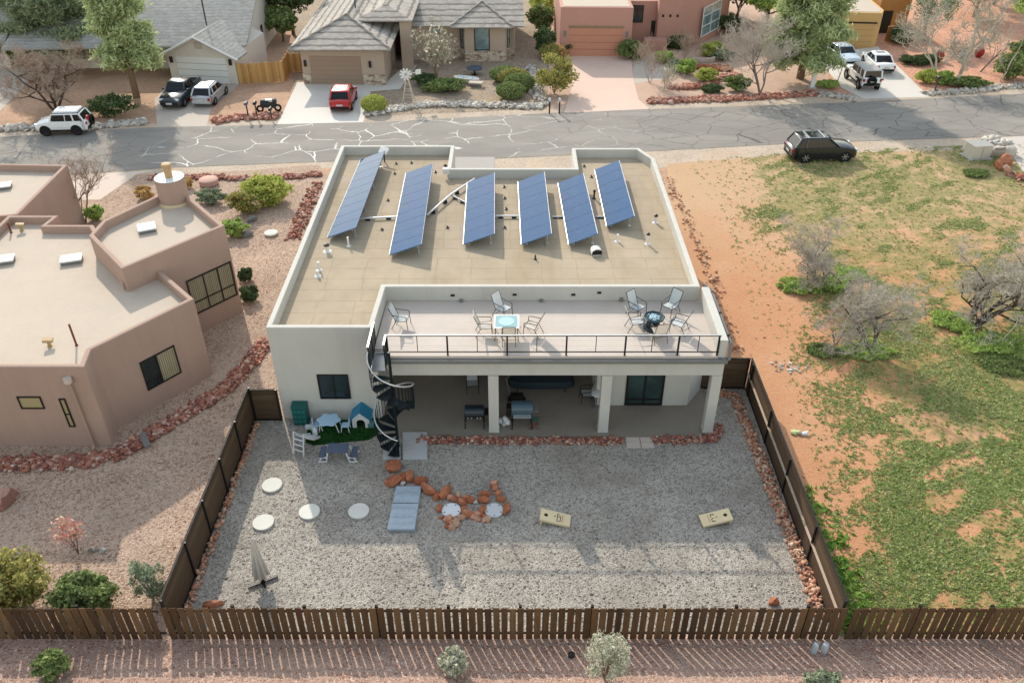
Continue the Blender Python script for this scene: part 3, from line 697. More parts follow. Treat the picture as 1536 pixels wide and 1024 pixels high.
# ---------------------------------------------------------------- chairs and tables
def sling(nm, c): return ISL(nm, [c], .7, .08, 30, .8, .35)
SL = {'grey': sling('sling_grey', (150, 158, 164)), 'tan': sling('sling_tan_lit', (176, 150, 112)), 'teal': sling('sling_teal', (92, 120, 132)), 'dark': sling('sling_dark', (56, 58, 62))}  # grey, tan and teal put light and shade on alike slings into the colour
FRM = {'grey': M('chair_frame_grey', (64, 72, 80), .4, .1), 'tan': M('chair_frame_tan', (104, 88, 70), .4, .1), 'teal': M('chair_frame_teal', (52, 64, 72), .4, .1), 'dark': M('chair_frame_dark', (34, 34, 36), .5, .1)}  # tan frame: light on a dark frame put into its colour
def chair(kind, label, loc, rz, group):
    t = thing('patio_chair', label, 'chair', loc, rz, group); fm, smt = FRM[kind], SL[kind]
    s = MB(); s.add([(-.22, -.25, .40), (.25, -.25, .45), (.25, .25, .45), (-.22, .25, .40), (-.22, -.25, .385), (.25, -.25, .435), (.25, .25, .435), (-.22, .25, .385)], [(0, 1, 2, 3), (7, 6, 5, 4), (0, 4, 5, 1), (2, 6, 7, 3), (1, 5, 6, 2), (3, 7, 4, 0)]); s.build('seat', smt, t, world=False)
    b = MB(); b.add([(-.23, -.25, .42), (-.23, .25, .42), (-.47, .25, 1.04), (-.47, -.25, 1.04), (-.245, -.25, .415), (-.245, .25, .415), (-.485, .25, 1.035), (-.485, -.25, 1.035)], [(0, 1, 2, 3), (7, 6, 5, 4), (0, 4, 5, 1), (2, 6, 7, 3), (1, 5, 6, 2), (3, 7, 4, 0)]); b.build('backrest', smt, t, world=False)
    f = MB()
    for y in (-.27, .27): f.tube([(.27, y, .45), (-.22, y, .40), (-.34, y, .70), (-.49, y, 1.06)], .016, 5)
    f.tube([(-.49, -.27, 1.06), (-.49, .27, 1.06)], .016, 5).tube([(.27, -.27, .45), (.27, .27, .45)], .016, 5).tube([(-.2, -.27, .2), (-.2, .27, .2)], .012, 5); f.build('seat_frame', fm, t, world=False)
    for y in (-.28, .28):
        MB().tube([(.27, y, .45), (.31, y, 0)], .016, 5).build('leg', fm, t, world=False)
        MB().tube([(-.2, y, .41), (-.42, y, 0)], .016, 5).build('leg', fm, t, world=False)
        MB().tube([(.27, y, .45), (.27, y, .64), (.2, y, .67), (-.33, y, .69)], .018, 5).build('armrest', fm, t, world=False)
    return t
DZ = 4.25; G1 = 'chairs round the glass table on the deck'; G2 = 'chairs round the fire pit on the deck'
chair('grey', 'grey sling chair standing behind the glass table by the deck wall', P(755, 474, DZ), R_(-40), G1)
c0 = chair('tan', 'tan sling chair left of the glass table', P(728, 500, DZ), R_(3), G1)
dup(c0, P(798, 500, DZ), R_(158), 'tan sling chair turned at an angle right of the glass table')
dup(c0, P(763, 512, DZ), R_(92), 'tan sling chair seen from behind, pushed in before the glass table')
chair('teal', 'blue-green sling chair alone in the left corner of the deck', P(604, 489, DZ), R_(-8), 'chairs on the deck')
c1 = chair('teal', 'slate sling chair with tall back left behind the fire pit by the wall', P(955, 472, DZ), R_(-48), G2)
dup(c1, P(1004, 470, DZ), R_(-135), 'slate sling chair right behind the fire pit, back toward the right parapet')
c2 = chair('grey', 'pale grey sling chair left of the fire pit', P(953, 493, DZ), R_(8), G2)
dup(c2, P(1017, 496, DZ), R_(150), 'pale grey sling chair right of the fire pit, facing back to it')
dup(c0, P(987, 508, DZ), R_(100), 'tan-backed sling chair with its back to the railing before the fire pit', G2)
q = P(760, 497, DZ); t = thing('glass_table', 'rectangular glass-topped patio table with pale frame on the deck', 'table', q)
a, b_ = P(741, 472, DZ+.72), P(779, 492, DZ+.72); x0, x1, y0, y1 = a.x, b_.x, b_.y, a.y
b = MB(); z0 = DZ+.69
b.box(x0, x1, y0, y0+.07, z0, z0+.03).box(x0, x1, y1-.07, y1, z0, z0+.03).box(x0, x0+.07, y0+.07, y1-.07, z0, z0+.03).box(x1-.07, x1, y0+.07, y1-.07, z0, z0+.03); b.build('table_frame', MT['white'], t)
MB().box(x0+.06, x1-.06, y0+.06, y1-.06, z0+.005, z0+.02).build('tabletop', M('aqua_glass', (142, 180, 186), .1, .06, 2, spec=.6), t)
MB().lathe(((x0+x1)/2, (y0+y1)/2, z0+.0215), [(.0, 0), (.33, .0), (.33, .012), (0, .013)], 24, False).build('table_ring', M('pale_aqua', (180, 226, 226), .2, .04), t)
for xx in (x0+.1, x1-.1):
    for yy in (y0+.1, y1-.1): MB().tube([(xx, yy, z0), (xx+(.06 if xx > q.x else -.06), yy, DZ)], .022, 6).build('leg', FRM['tan'], t)
q = P(979, 492, DZ); t = thing('fire_pit', 'dark octagonal fire pit with pale blue glass beads on the deck', 'fire pit', q)
MB().lathe(q, [(.42, 0), (.42, .05), (.3, .06), (.3, .5), (.46, .54), (.5, .6), (.44, .62), (.4, .58), (0, .575)], 8, False).build('bowl', M('fire_pit_teal', (34, 58, 68), .35, .15, 4, metal=.3), t, bevel=.012)
cn = np.array([(q.x+r*math.cos(a), q.y+r*math.sin(a), DZ+.6) for r, a in [(random.Random(i).uniform(0, .27), i*2.4) for i in range(60)]])
beads = rocks_np('glass_bead_bed', cn, np.full(60, .045), ISL('glass_beads', [(150, 200, 220), (210, 232, 240), (90, 150, 180)], .2), 4, t); tag(beads, kind='stuff')
# ---------------------------------------------------------------- patio things
q = P(712, 643, .06)
t = thing('gas_grill', 'black lidded grill on a cart left of the middle column', 'grill', q)
blk = M('black_enamel', (40, 50, 58), .3, .12, 4, spec=.5); dm = MT['dark_metal']
x, y, z = q
MB().lathe((0, 0, 0), [(.0, -.42), (.3, -.42), (.3, .42), (0, .42)], 14, False).build('lid', blk, t, world=False, smooth=50).matrix_local = Matrix.Translation((0, .25, .86)) @ Matrix.Rotation(math.pi/2, 4, 'Y') @ Matrix.Diagonal((.8, 1, 1, 1))
MB().box(-.44, .44, -.06, .55, .62, .86).build('firebox', blk, t, world=False, bevel=.03)
MB().box(-.4, .4, -.1, -.062, .66, .8).build('control_panel', dm, t, world=False)
for k in (-.28, -.12, .14, .28): MB().ob((k, -.12, .73), (.07, .04, .05)).build('knob', MT['alu'], t, world=False)
for xx in (-.42, .42):
    for yy in (0, .5): MB().tube([(xx, yy, .64), (xx, yy, 0)], .025, 5).build('leg', dm, t, world=False)
MB().box(.46, .72, .0, .5, .78, .82).build('side_shelf', dm, t, world=False)
q = P(783, 645, .06); t = thing('pellet_grill', 'tall barrel grill with pale front shelf right of the middle column', 'grill', q)
o = MB().lathe((0, 0, 0), [(0, -.46), (.34, -.46), (.34, .46), (0, .46)], 16, False).build('barrel', M('slate_enamel', (72, 92, 104), .35, .1, 4, spec=.5), t, world=False, smooth=50)
o.matrix_local = Matrix.Translation((0, .35, 1.0)) @ Matrix.Rotation(math.pi/2, 4, 'Y')
MB().box(-.44, .44, .05, .65, .68, .9).build('firebox', dm, t, world=False)
MB().box(-.4, .4, -.2, .02, .86, .89).build('front_shelf', MT['alu'], t, world=False)
MB().box(.48, .72, .1, .6, .95, .98).build('side_shelf', MT['gutter'], t, world=False)
MB().box(-.7, -.48, .15, .6, .7, 1.1).build('pellet_hopper', dm, t, world=False, bevel=.02)
for xx in (-.42, .42):
    for yy in (.05, .6): MB().tube([(xx*.95, yy, .7), (xx*1.08, yy, 0)], .03, 5).build('leg', dm, t, world=False)
q = P(757, 637, .06); t = thing('bundle', 'white lumpy bundle with a dark top beside the middle column', 'bundle', q)
tag(t)
rocks_np('cloth', np.array([(q.x, q.y, .2), (q.x+.12, q.y-.05, .3), (q.x-.16, q.y+.1, .28), (q.x+.02, q.y, .48)]), [.2, .17, .15, .16], MT['plastic_white'], 8, t, 1)
rocks_np('dark_top', np.array([(q.x+.14, q.y+.05, .62)]), [.13], dm, 9, t, 1)
q = P(801, 640, .06); t = thing('folding_stool', 'small red-framed folding stool beside the barrel grill', 'stool', q)
b = MB(Matrix.Translation(q))
for yy in (-.15, .15): b.tube([(-.22, yy, 0), (.2, yy, .45)], .018, 5).tube([(.22, yy, 0), (-.2, yy, .45)], .018, 5)
b.build('frame', M('red_paint', (140, 62, 50), .5), t); MB(Matrix.Translation(q)).box(-.22, .22, -.18, .18, .44, .46).build('seat', M('green_canvas', (88, 108, 100), .8), t)
q = P(812, 588, .06); t = thing('covered_table', 'long table under a dark rounded cover at the back of the patio', 'table', q)
pl = []
for k in range(32):
    a = 6.2832*k/32; ca, sa = math.cos(a), math.sin(a); pl.append((1.5*abs(ca)**.5*(1 if ca > 0 else -1), .55*abs(sa)**.6*(1 if sa > 0 else -1)+.3))
b = MB(); vs = []; L_ = [(1.05, .45), (1.0, .72), (.97, .78), (.85, .8)]
for s, z in L_: vs += [(q.x+x*s, q.y+y*s, z) for x, y in pl]
b.add(vs, [(i*32+k, i*32+(k+1) % 32, (i+1)*32+(k+1) % 32, (i+1)*32+k) for i in range(3) for k in range(32)]+[tuple(range(96, 128))]); b.build('table_cover', M('dark_cover', (40, 52, 60), .6, .2, 2), t, smooth=50)
for xx in (-1.1, 1.1):
    for yy in (0, .6): MB().tube([(q.x+xx, q.y+yy, .5), (q.x+xx*1.03, q.y+yy, .06)], .022, 5).build('leg', dm, t)
chair('dark', 'dark chair with pale edging facing left at the right end of the patio', P(880, 600, .06), R_(185), 'chairs under the deck')
chair('dark', 'dark chair half hidden under the beam at the left of the patio', P(709, 585, .06), R_(-85), 'chairs under the deck')
q = P(775, 602, .06); t = thing('hand_truck', 'dark low cart with angled handle behind the barrel grill', 'cart', q)
b = MB(Matrix.Translation(q)); b.box(-.35, .35, -.2, .2, .15, .22).box(-.3, .3, -.18, .18, .22, .42); b.build('bed', dm, t, bevel=.02)
MB(Matrix.Translation(q)).tube([(-.3, .1, .3), (-.5, .5, 1.0), (-.3, .6, 1.05)], .02, 5).build('handle', MT['gutter'], t)
for xx in (-.38, .38): MB(Matrix.Translation(q) @ Matrix.Translation((xx, 0, .12)) @ Matrix.Rotation(math.pi/2, 4, 'Y')).lathe((0, 0, -.03), [(.12, 0), (.12, .06)], 10).build('wheel', MT['rubber'], t)
q = P(894, 612, .06); t = thing('pedestal_fan', 'pale round-headed stand beside the right patio column', 'fan', q)
b = MB(); b.lathe(q, [(.2, 0), (.2, .04), (.03, .06), (.03, .75)], 14); b.build('stand', MT['gutter'], t); MB().lathe((q.x, q.y, q.z+.76), [(.05, 0), (.26, .08), (.26, .14), (.05, .2)], 16).build('head', MT['plastic_white'], t, smooth=40)
# ---------------------------------------------------------------- fences
FH = 1.68
picket = ISL('stained_pickets', [(84, 62, 45), (102, 78, 56), (74, 55, 41), (120, 92, 66), (92, 70, 50)], .8, .28, 3, .8, 0, .4, (6, 6, .8))
railm = M('fence_rail', (58, 44, 34), .8, .2, 4); postm = M('fence_post_dark', (40, 34, 32), .7, .15, 4)
def picket_fence(label, x0, x1, posts, seed, h0=FH, h1=FH):
    rr = random.Random(seed); t = thing('picket_fence', label, 'fence', ((x0+x1)/2, FY, 0), 0, 'dark wooden picket fence along the front')
    b = MB(); x = x0+.03; sp = .275
    while x+.2 < x1:
        f = (x-x0)/(x1-x0); h = h0+(h1-h0)*f+rr.uniform(-.035, .035); wd = .218+rr.uniform(-.012, .012); y = FY-.04+rr.uniform(-.006, .006); ln = rr.uniform(-.012, .012)
        b.add([(x, y, .03), (x+wd, y, .03), (x+wd, y+.022, .03), (x, y+.022, .03), (x+ln, y, h), (x+wd+ln, y, h), (x+wd+ln, y+.022, h), (x+ln, y+.022, h)], [(3, 2, 1, 0), (4, 5, 6, 7), (0, 1, 5, 4), (1, 2, 6, 5), (2, 3, 7, 6), (3, 0, 4, 7)])
        x += sp+rr.uniform(-.014, .014)
    b.build('pickets', picket, t)
    for z in (.32, 1.5): MB().box(x0, x1, FY-.014, FY+.03, z-.045, z+.045).build('rail', railm, t)
    for px in posts: MB().box(px-.05, px+.05, FY+.033, FY+.12, -.05, FH+.02).build('post', postm, t)
picket_fence('dark picket fence stretch left of the board fence, in front of three leafy bushes', -34, FL-.08, [-33.9, -29, -24, -19, -14.5], 1)
picket_fence('long dark picket fence stretch enclosing the grey gravel yard', FL+.02, FR+.03, [FL+2.4*i+2.4 for i in range(9)], 2)
picket_fence('dark picket fence stretch along the grassy dirt lot, slightly uneven', FR+.2, 34, [13.6, 16, 18.4, 21, 24, 28, 32], 3, FH, FH+.08)
boards = ISL('fence_boards', [(88, 72, 58), (104, 86, 68), (78, 62, 50), (96, 76, 58)], .8, .2, 2.5, .8, 0, .3, (.5, .5, 5))
def board_fence(name, label, A, B, side, posts, h=1.78, midrail=False, nb=6, cat='fence'):
    A = Vector((A[0], A[1], 0)); B = Vector((B[0], B[1], 0)); L = (B-A).length
    t = thing(name, label, cat, (A+B)/2); W = wall_m(A, B) if side > 0 else wall_m(B, A); b = MB(W)
    for k in range(nb):
        z0 = .06+(h-.06)*k/nb; z1 = .06+(h-.06)*(k+1)/nb-.008; b.box(0, L, -.02, .02-.002*(k % 2), z0, z1)
    b.build('boards', boards, t)
    MB(W).box(-.02, L+.02, -.04, .04, h, h+.035).build('cap_rail', postm, t)
    for f in posts: MB(W).box(L*f-.035, L*f+.035, .022, .095, -.05, h+.06).build('post', dm, t)
    MB(W).box(0, L, .021, .06, .02, .1).build('bottom_rail', postm, t)
    if midrail: MB(W).box(0, L, .021, .1, h*.52, h*.52+.05).build('mid_rail', M('rail_sunlit_pale', (196, 178, 160), .8, .15, 3), t)  # sunlight on the rail's top edge is put into its pale colour
    return t
board_fence('board_fence', 'dark board fence on the left side of the gravel yard', (FL, FY+.15), (FL, 29.25), 1, [.0, .22, .4, .6, .8, 1.], 1.8)
board_fence('board_fence', 'dark board fence with a sunlit middle rail on the right side of the gravel yard', (FR, FY+.15), (FR, 31.5), -1, [.04, .28, .5, .76, 1.0], 1.8, True)
board_fence('yard_gate', 'dark board gate between the house corner and the left fence', (FL+.06, 29.25), (-10.42, 29.25), 1, [.03, .97], 1.74, False, 6, 'gate')
board_fence('board_fence', 'short dark board panel joining the house to the right fence', (8.98, 31.56), (FR-.06, 31.56), 1, [.36, .98], 1.75)
# ---------------------------------------------------------------- stone and gravel details in the yard
rock_band('red_rock_border', 'band of red rocks along the front of the patio slab', [(-4.2, 27.85), (0, 27.8), (4.9, 27.8)], 1000, .21, .07, MT['rock_red'], 11)
rock_band('red_rock_border', 'band of red rocks at the right end of the patio', [(6.2, 27.85), (8.6, 27.85), (9.3, 28.3), (9.35, 28.9)], 380, .2, .075, MT['rock_red'], 12)
rock_band('red_rock_border', 'strip of red rocks along the foot of the right fence', [(9.9, 31.2), (10.5, 30.9), (10.6, 28), (10.75, 24), (10.85, 21), (10.9, 18.6)], 1300, .22, .075, MT['rock_mix'], 13)
rock_band('pebble_border', 'thin line of pinkish stones along the foot of the left fence', [(-11.5, 29), (-11.52, 24), (-11.5, 18.2)], 420, .1, .075, MT['rock_mix'], 14)
rock_band('red_rock_swale', 'winding swale of dark red rocks between the adobe house and the fence', pts2((-200, 690), (0, 697), (90, 695), (150, 690), (185, 678), (230, 650), (290, 615), (340, 582), (375, 545), (402, 510)), 3600, .36, .1, MT['rock_red'], 15)
rock_band('red_rock_edging', 'row of dark red rocks edging the adobe garden beside the road', pts2((224, 268), (300, 266), (360, 268), (420, 268), (482, 262)), 1100, .33, .11, MT['rock_red'], 16)
rock_band('red_rock_edging', 'scattered red rocks along the left wall of the stucco house', pts2((478, 275), (455, 320), (440, 360)), 420, .42, .1, MT['rock_red'], 17)
rock_band('red_rock_edging', 'scattered pale red stones along the right wall of the stucco house', pts2((1000, 265), (1035, 340), (1062, 400), (1085, 470), (1105, 530)), 260, .35, .08, MT['rock_mix'], 18)
def disc(px, py, lab, pebbled=False, r=.42, mat=None):
    q = P(px, py, .07); t = thing('stepping_disc', lab, 'stepping stone', (q.x, q.y, .01), 0, 'round concrete discs in the gravel')
    b = MB(); b.lathe((q.x, q.y, .012), [(r*.97, 0), (r, .02), (r, .075), (r*.97, .09), (0, .091)], 32, False); b.build('disc', mat or MT['disc'], t, smooth=40)
    if pebbled:
        for k in range(5): a = k*1.3+px; MB().cyl((q.x+.3*math.cos(a), q.y+.3*math.sin(a), .1035), .028, .008, 8).build('lifting_hole', dm, t)
MT['disc'] = M('disc_concrete', (226, 224, 214), .8, .06, 2, .2, 30)
disc(408, 727, 'sunlit round concrete disc nearest the house, in the bright patch of gravel')
disc(395, 783, 'sunlit round concrete disc nearest the closed umbrella')
disc(464, 767, 'round concrete disc on the edge of the shadow, between two others')
disc(538, 766, 'round concrete disc in the shade left of the grey plastic cover')
disc(677, 765, 'round white lid ringed by small red rocks nearer the grey cover', True, .38, M('lid_white', (232, 232, 236), .6, .05))
disc(741, 765, 'round grey-white lid inside the right end of the red rock chain', True, .38, M('lid_grey', (208, 212, 214), .6, .05))
q = P(606, 792, .1); a, b_, c, d = [P(*k, .18) for k in ((594, 728), (632, 728), (622, 793), (580, 793))]
t = thing('plastic_cover', 'grey moulded plastic cover lying flat beside the red boulders', 'cover', (a+c)/2*1.0)
cv = M('grey_plastic_cover', (168, 182, 194), .3, .1, 1.2, spec=.5)
b = MB(); b.prism([tuple(k)[:2] for k in (d, c, b_, a)], .015, .17); b.build('lid', cv, t, bevel=.03)
ctr = (a+b_+c+d)/4; b = MB(); e1 = (b_-a)*.5; e2 = (a-d)*.5
for i, (u, v) in enumerate([(-.55, -.6), (0, -.62), (.55, -.6), (-.55, -.18), (0, -.18), (.5, -.18), (-.5, .5), (.5, .5), (0, .55)]):
    k = ctr+e1*u+e2*v; MB().lathe((k.x, k.y, .1705), [(.24, 0), (.2, .02), (.1, .03), (0, .03)], 14, False).build('moulded_bump', cv, t, smooth=True)
k0 = ctr+e2*.18; b = MB(); b.tube([k0-e1*.98+Vector((0, 0, -.005)), k0+e1*.98+Vector((0, 0, -.005))], .014, 5); b.build('seam', dm, t)
t = thing('concrete_pad', 'grey ribbed concrete pad at the foot of the spiral stair', 'paving', P(613, 670))
MB().prism(pts2((604, 690), (641, 690), (641, 650), (604, 650)), .0, .1).build('slab', MT['paver'], t, bevel=.015)
MB().prism(pts2((575, 690), (601, 690), (601, 672), (575, 672)), .0, .08).build('slab', MT['paver'], t, bevel=.015)
for y in range(5):
    a, b_ = P(606, 681-y*6.5, .1), P(624, 681-y*6.5, .1); MB().box(a.x, b_.x, a.y-.012, a.y+.012, .1005, .108).build('rib', MT['paver_pink'], t)
t = thing('paver_path', 'short path of four warm grey pavers leading off the patio', 'paving', P(963, 660))
for i, (x0, x1) in enumerate(((5.02, 5.63), (5.66, 6.22))):
    for y0, y1 in ((27.35, 27.72), (27.74, 28.03)): MB().box(x0, x1, y0, y1, 0, .055).build('paver', MT['paver_pink'], t, bevel=.01)
big = [  # px, py, size(m), yaw, stretch, label
 (589, 699, .55, 20, 1.05, 'big rounded red boulder by the foot of the spiral stair, apart from the chain'),
 (590, 723, .50, 30, 1.3, 'broad red boulder at the upper left corner of the grey cover'),
 (605, 716, .40, 80, 1.2, 'upright red boulder with a pale face at the top of the grey cover'),
 (615, 715, .42, 95, 1.7, 'long thin upright red boulder at the top of the grey cover'),
 (631, 720, .42, 10, 1.3, 'red boulder at the upper right corner of the grey cover'),
 (644, 735, .52, -50, 1.5, 'large tilted red boulder right of the grey cover'),
 (657, 742, .34, 70, 1.4, 'red boulder leaning in the chain, left one of a leaning pair'),
 (668, 739, .42, 60, 1.8, 'red boulder leaning in the chain, right one of a leaning pair'),
 (659, 761, .30, 80, 1.3, 'red boulder touching the left side of the white lid'),
 (680, 748, .28, 0, 1.2, 'red boulder just above the white lid'),
 (692, 752, .34, -60, 1.5, 'red boulder slanting off the upper right of the white lid'),
 (696, 764, .30, 80, 1.3, 'red boulder touching the right side of the white lid'),
 (704, 749, .34, -10, 1.5, 'flat red boulder midway between the two round lids, further row'),
 (704, 772, .30, 0, 1.6, 'flat red boulder midway between the two round lids, nearer row'),
 (726, 740, .32, 0, 1.5, 'red boulder topping the left pile by the grey-white lid'),
 (725, 750, .34, 10, 1.3, 'red boulder under the top one in the left pile by the grey-white lid'),
 (723, 764, .32, 75, 1.5, 'upright red boulder on the left side of the grey-white lid'),
 (742, 732, .27, -50, 1.2, 'red boulder at the far tip of the right arm of the chain'),
 (747, 740, .28, 10, 1.1, 'red boulder second from the far tip of the right arm of the chain'),
 (752, 749, .29, -10, 1.2, 'red boulder third along the right arm of the chain'),
 (760, 762, .36, 75, 1.5, 'longest red boulder on the right side of the grey-white lid'),
]
def boulder(px, py, s, yaw, stx, lab, seed, mat='rock_rust', group='red boulders in the gravel chain'):
    rr = random.Random(seed); q = P(px, py, s*.2); b = MB(Matrix.Translation((q.x, q.y, s*.22)) @ Matrix.Rotation(R_(yaw), 4, 'Z'))
    s *= 1.3; nu, nv = 15, 10; vs = [(0, 0, -.5*s)]; fs = []; pl = [(Vector((rr.gauss(0, 1), rr.gauss(0, 1), rr.gauss(0, 1))).normalized(), rr.uniform(.29, .44)) for _ in range(11)]
    for i in range(1, nv):
        for j in range(nu):
            th = math.pi*i/nv; ph = 6.2832*j/nu; d = Vector((math.sin(th)*math.cos(ph), math.sin(th)*math.sin(ph), -math.cos(th))); r = .52
            for n_, k in pl:
                dd = d.dot(n_)
                if dd > .05: r = min(r, k/dd)
            d = d*r*s*rr.uniform(.985, 1.015); vs.append((d.x*stx, d.y/stx**.5, d.z*.9))
    vs.append((0, 0, .45*s))
    for i in range(nv-2):
        for j in range(nu): j2 = (j+1) % nu; fs.append((1+i*nu+j, 1+i*nu+j2, 1+(i+1)*nu+j2, 1+(i+1)*nu+j))
    fs += [(0, 1+(j+1) % nu, 1+j) for j in range(nu)]+[(len(vs)-1, 1+(nv-2)*nu+j, 1+(nv-2)*nu+(j+1) % nu) for j in range(nu)]
    b.add(vs, fs); tag(b.build('boulder', MT[mat], None, org=(q.x, q.y, 0), smooth=18), lab, 'rock', group)
for i, k in enumerate(big): boulder(*k, seed=40+i)
sm = [(662, 776), (668, 779), (674, 777), (680, 780), (686, 779), (692, 776), (672, 784), (678, 785), (684, 785), (670, 790), (677, 791), (698, 768), (712, 770), (710, 776), (716, 777), (721, 772), (727, 779), (732, 777), (727, 773), (715, 771), (741, 724), (738, 728), (688, 742), (675, 745)]
for i, (px, py) in enumerate(sm):
    near = i < 11
    boulder(px, py, .17+.05*(i % 3), 37*i, 1.2, 'small rounded red rock in the heap below the white lid' if near else 'small red rock among the bigger boulders round the two lids', 90+i, 'rock_mix' if i % 3 else 'rock_rust', 'small red rocks below the white lid' if near else 'small red rocks round the two lids')
boulder(714, 753, .2, 0, 1.1, 'small white rock between the two round lids', 130, 'rock_pale', None)
boulder(604, 725, .22, 0, 1., 'small white triangular rock at the top edge of the grey cover', 131, 'rock_pale', None)
boulder(1161, 903, .3, 10, 1.3, 'lone orange rock at the foot of the picket fence on the right', 132, 'rock_rust', None)
boulder(318, 906, .35, 10, 2.0, 'flat orange rock at the foot of the picket fence on the left', 133, 'rock_rust', None)
boulder(6, 750, .75, 60, 1.2, 'big pinkish red boulder cut by the left edge of the photo', 134, 'rock_red', None)
boulder(216, 663, .01, 0, 1, 'x', 1) if False else None
rng = np.random.default_rng(31); n_ = 7000; xs = rng.uniform(FL+.3, FR-.5, n_); ys = rng.uniform(17.9, 27.6, n_)
tag(rocks_np('loose_gravel', np.column_stack([xs, ys, np.full(n_, .018)]), .022+.03*rng.random(n_)**3, ISL('gravel_stones', [(120, 112, 104), (170, 160, 148), (196, 186, 172), (146, 134, 122)], .9, .1), 32), 'loose grey stones lying over the gravel yard', 'stones', None, 'stuff')
# ---------------------------------------------------------------- cornhole boards
ply = M('plywood', (236, 214, 172), .6, .06, 2); ink = M('dark_print', (52, 44, 40), .7, .1); orng = M('orange_print', (214, 130, 84), .7, .08)
def cornhole(lab, px, py, rz, flip):
    q = P(px, py, .15); t = thing('cornhole_board', lab, 'game board', (q.x, q.y, 0.012), rz, 'cornhole boards on the gravel')
    m = Matrix.Translation((0, 0, .19)) @ Matrix.Rotation(R_(-11.5)*-1, 4, 'Y')   # -x end is high
    MB(m).box(-.61, .61, -.305, .305, -.014, .014).build('board', ply, t, world=False, bevel=.004)
    f = MB(m); f.box(-.6, .6, -.3, -.27, -.09, -.0145).box(-.6, .6, .27, .3, -.09, -.0145).box(-.6, -.57, -.27, .27, -.09, -.0145); f.build('side_rail', ply, t, world=False)
    for y in (-.25, .25): MB().box(-.57, -.5, y-.018, y+.018, 0, .26).build('leg', ply, t, world=False)
    MB(m).lathe((-.38, 0, .0145), [(.078, 0), (.078, .003), (0, .0031)], 20, False).build('hole', M('hole_dark', (58, 46, 36), .9), t, world=False)
    z0, z1 = .0145, .0175; p = []
    if not flip:   # an outlined bar with a notch at its top and a small mark beside it
        p = [(.06, .09, -.19, .20), (.09, .21, -.19, -.16), (.19, .22, -.16, .12), (.09, .16, .17, .20), (.12, .17, .04, .10), (-.06, .0, .02, .07)]
    else:          # a U-shaped stroke, a wedge and a bar
        p = [(.06, .19, .15, .19), (.17, .2, .02, .148), (.08, .168, .0, .03), (.05, .19, -.2, -.165), (.16, .19, -.163, -.05), (-.06, .02, -.02, .01), (.04, .075, -.163, -.12)]
    for k_ in p: MB(m).box(*k_, z0, z1).build('printed_mark', ink, t, world=False)
    MB(m).box(.27, .3, -.2, .2, z0, z1).build('printed_stripe', orng, t, world=False)
cornhole('pale cornhole board with its hole at the left end, toward the middle of the yard', 833, 777, R_(-8), False)
cornhole('pale cornhole board with its hole at the right end, near the right fence', 1073.5, 777, R_(188), True)
# ---------------------------------------------------------------- umbrella
q = P(395, 874); t = thing('patio_umbrella', 'closed beige patio umbrella standing on a black cross base', 'umbrella', q)
ht = HT(395, 874, 810); MB().tube([q, q+Vector((0, 0, ht))], .025, 8).build('pole', MT['alu'], t)
vs = []; fs = []; nk = 32; prf = [(.25, .42), (.225, .7), (.165, 1.25), (.1, ht-.35), (.06, ht-.08), (.02, ht)]
for i, (r, z) in enumerate(prf):
    for k in range(nk): a = 6.2832*k/nk; f = 1+(.28 if k % 4 < 2 else -.28)*(1-i/7); vs.append((q.x+r*f*math.cos(a), q.y+r*f*math.sin(a), z+(.05*math.cos(a*4) if i == 0 else 0)))
for i in range(len(prf)-1):
    for k in range(nk): fs.append((i*nk+k, i*nk+(k+1) % nk, (i+1)*nk+(k+1) % nk, (i+1)*nk+k))
b = MB(); b.add(vs, fs); b.build('canopy', M('umbrella_canvas', (206, 198, 188), .9, .1, 3), t)
MB().lathe((q.x, q.y, ht), [(.05, 0), (.04, .06), (0, .1)], 10, False).build('finial', MT['alu'], t)
b = MB(); b.ob((q.x, q.y, .08), (1.1, .09, .06), 0, 0, R_(28)).ob((q.x, q.y, .144), (.7, .09, .06), 0, 0, R_(118)); b.lathe((q.x, q.y, .05), [(.1, 0), (.06, .3)], 10); b.build('base', dm, t)
# ---------------------------------------------------------------- children's corner
t = thing('artificial_turf', 'dark green rug of artificial turf under the kids table', 'turf', P(510, 645))
tp = pts2((458, 664), (470, 668), (553, 660), (566, 652), (572, 640), (566, 628), (476, 634), (462, 644)); MB().prism(tp, .0, .03).build('base', M('turf_base', (34, 62, 30), .9), t)
rng = np.random.default_rng(8); x0, y0 = np.min(tp, 0); x1, y1 = np.max(tp, 0)
def inpoly(x, y, poly):
    c = np.zeros(len(x), bool); n = len(poly); j = n-1
    for i in range(n):
        xi, yi = poly[i]; xj, yj = poly[j]; c ^= ((yi > y) != (yj > y)) & (x < (xj-xi)*(y-yi)/(yj-yi+1e-12)+xi); j = i
    return c
gx, gy = rng.uniform(x0, x1, 6000), rng.uniform(y0, y1, 6000); k = inpoly(gx, gy, tp)
tag(leaf_cloud('pile', np.column_stack([gx[k], gy[k], np.full(k.sum(), .05)]), None, .05, ISL('turf_pile', [(40, 84, 36), (56, 104, 44), (30, 66, 30)], .8), t, rng, 2.2), kind='stuff')
blue = M('sky_blue_plastic', (176, 208, 232), .4, .04, 4); navy = M('slate_plastic', (88, 98, 118), .55, .06, 4); green_p = M('teal_plastic', (30, 92, 88), .5, .1, 4)
q = P(452, 638); t = thing('storage_bin', 'dark green plastic storage tower against the house wall', 'storage bin', q)
b = MB(Matrix.Translation(q)); b.box(-.33, .33, 0, .45, 0, 1.0).box(-.35, .35, -.02, .47, 1.0, 1.06); b.build('body', green_p, t, bevel=.03)
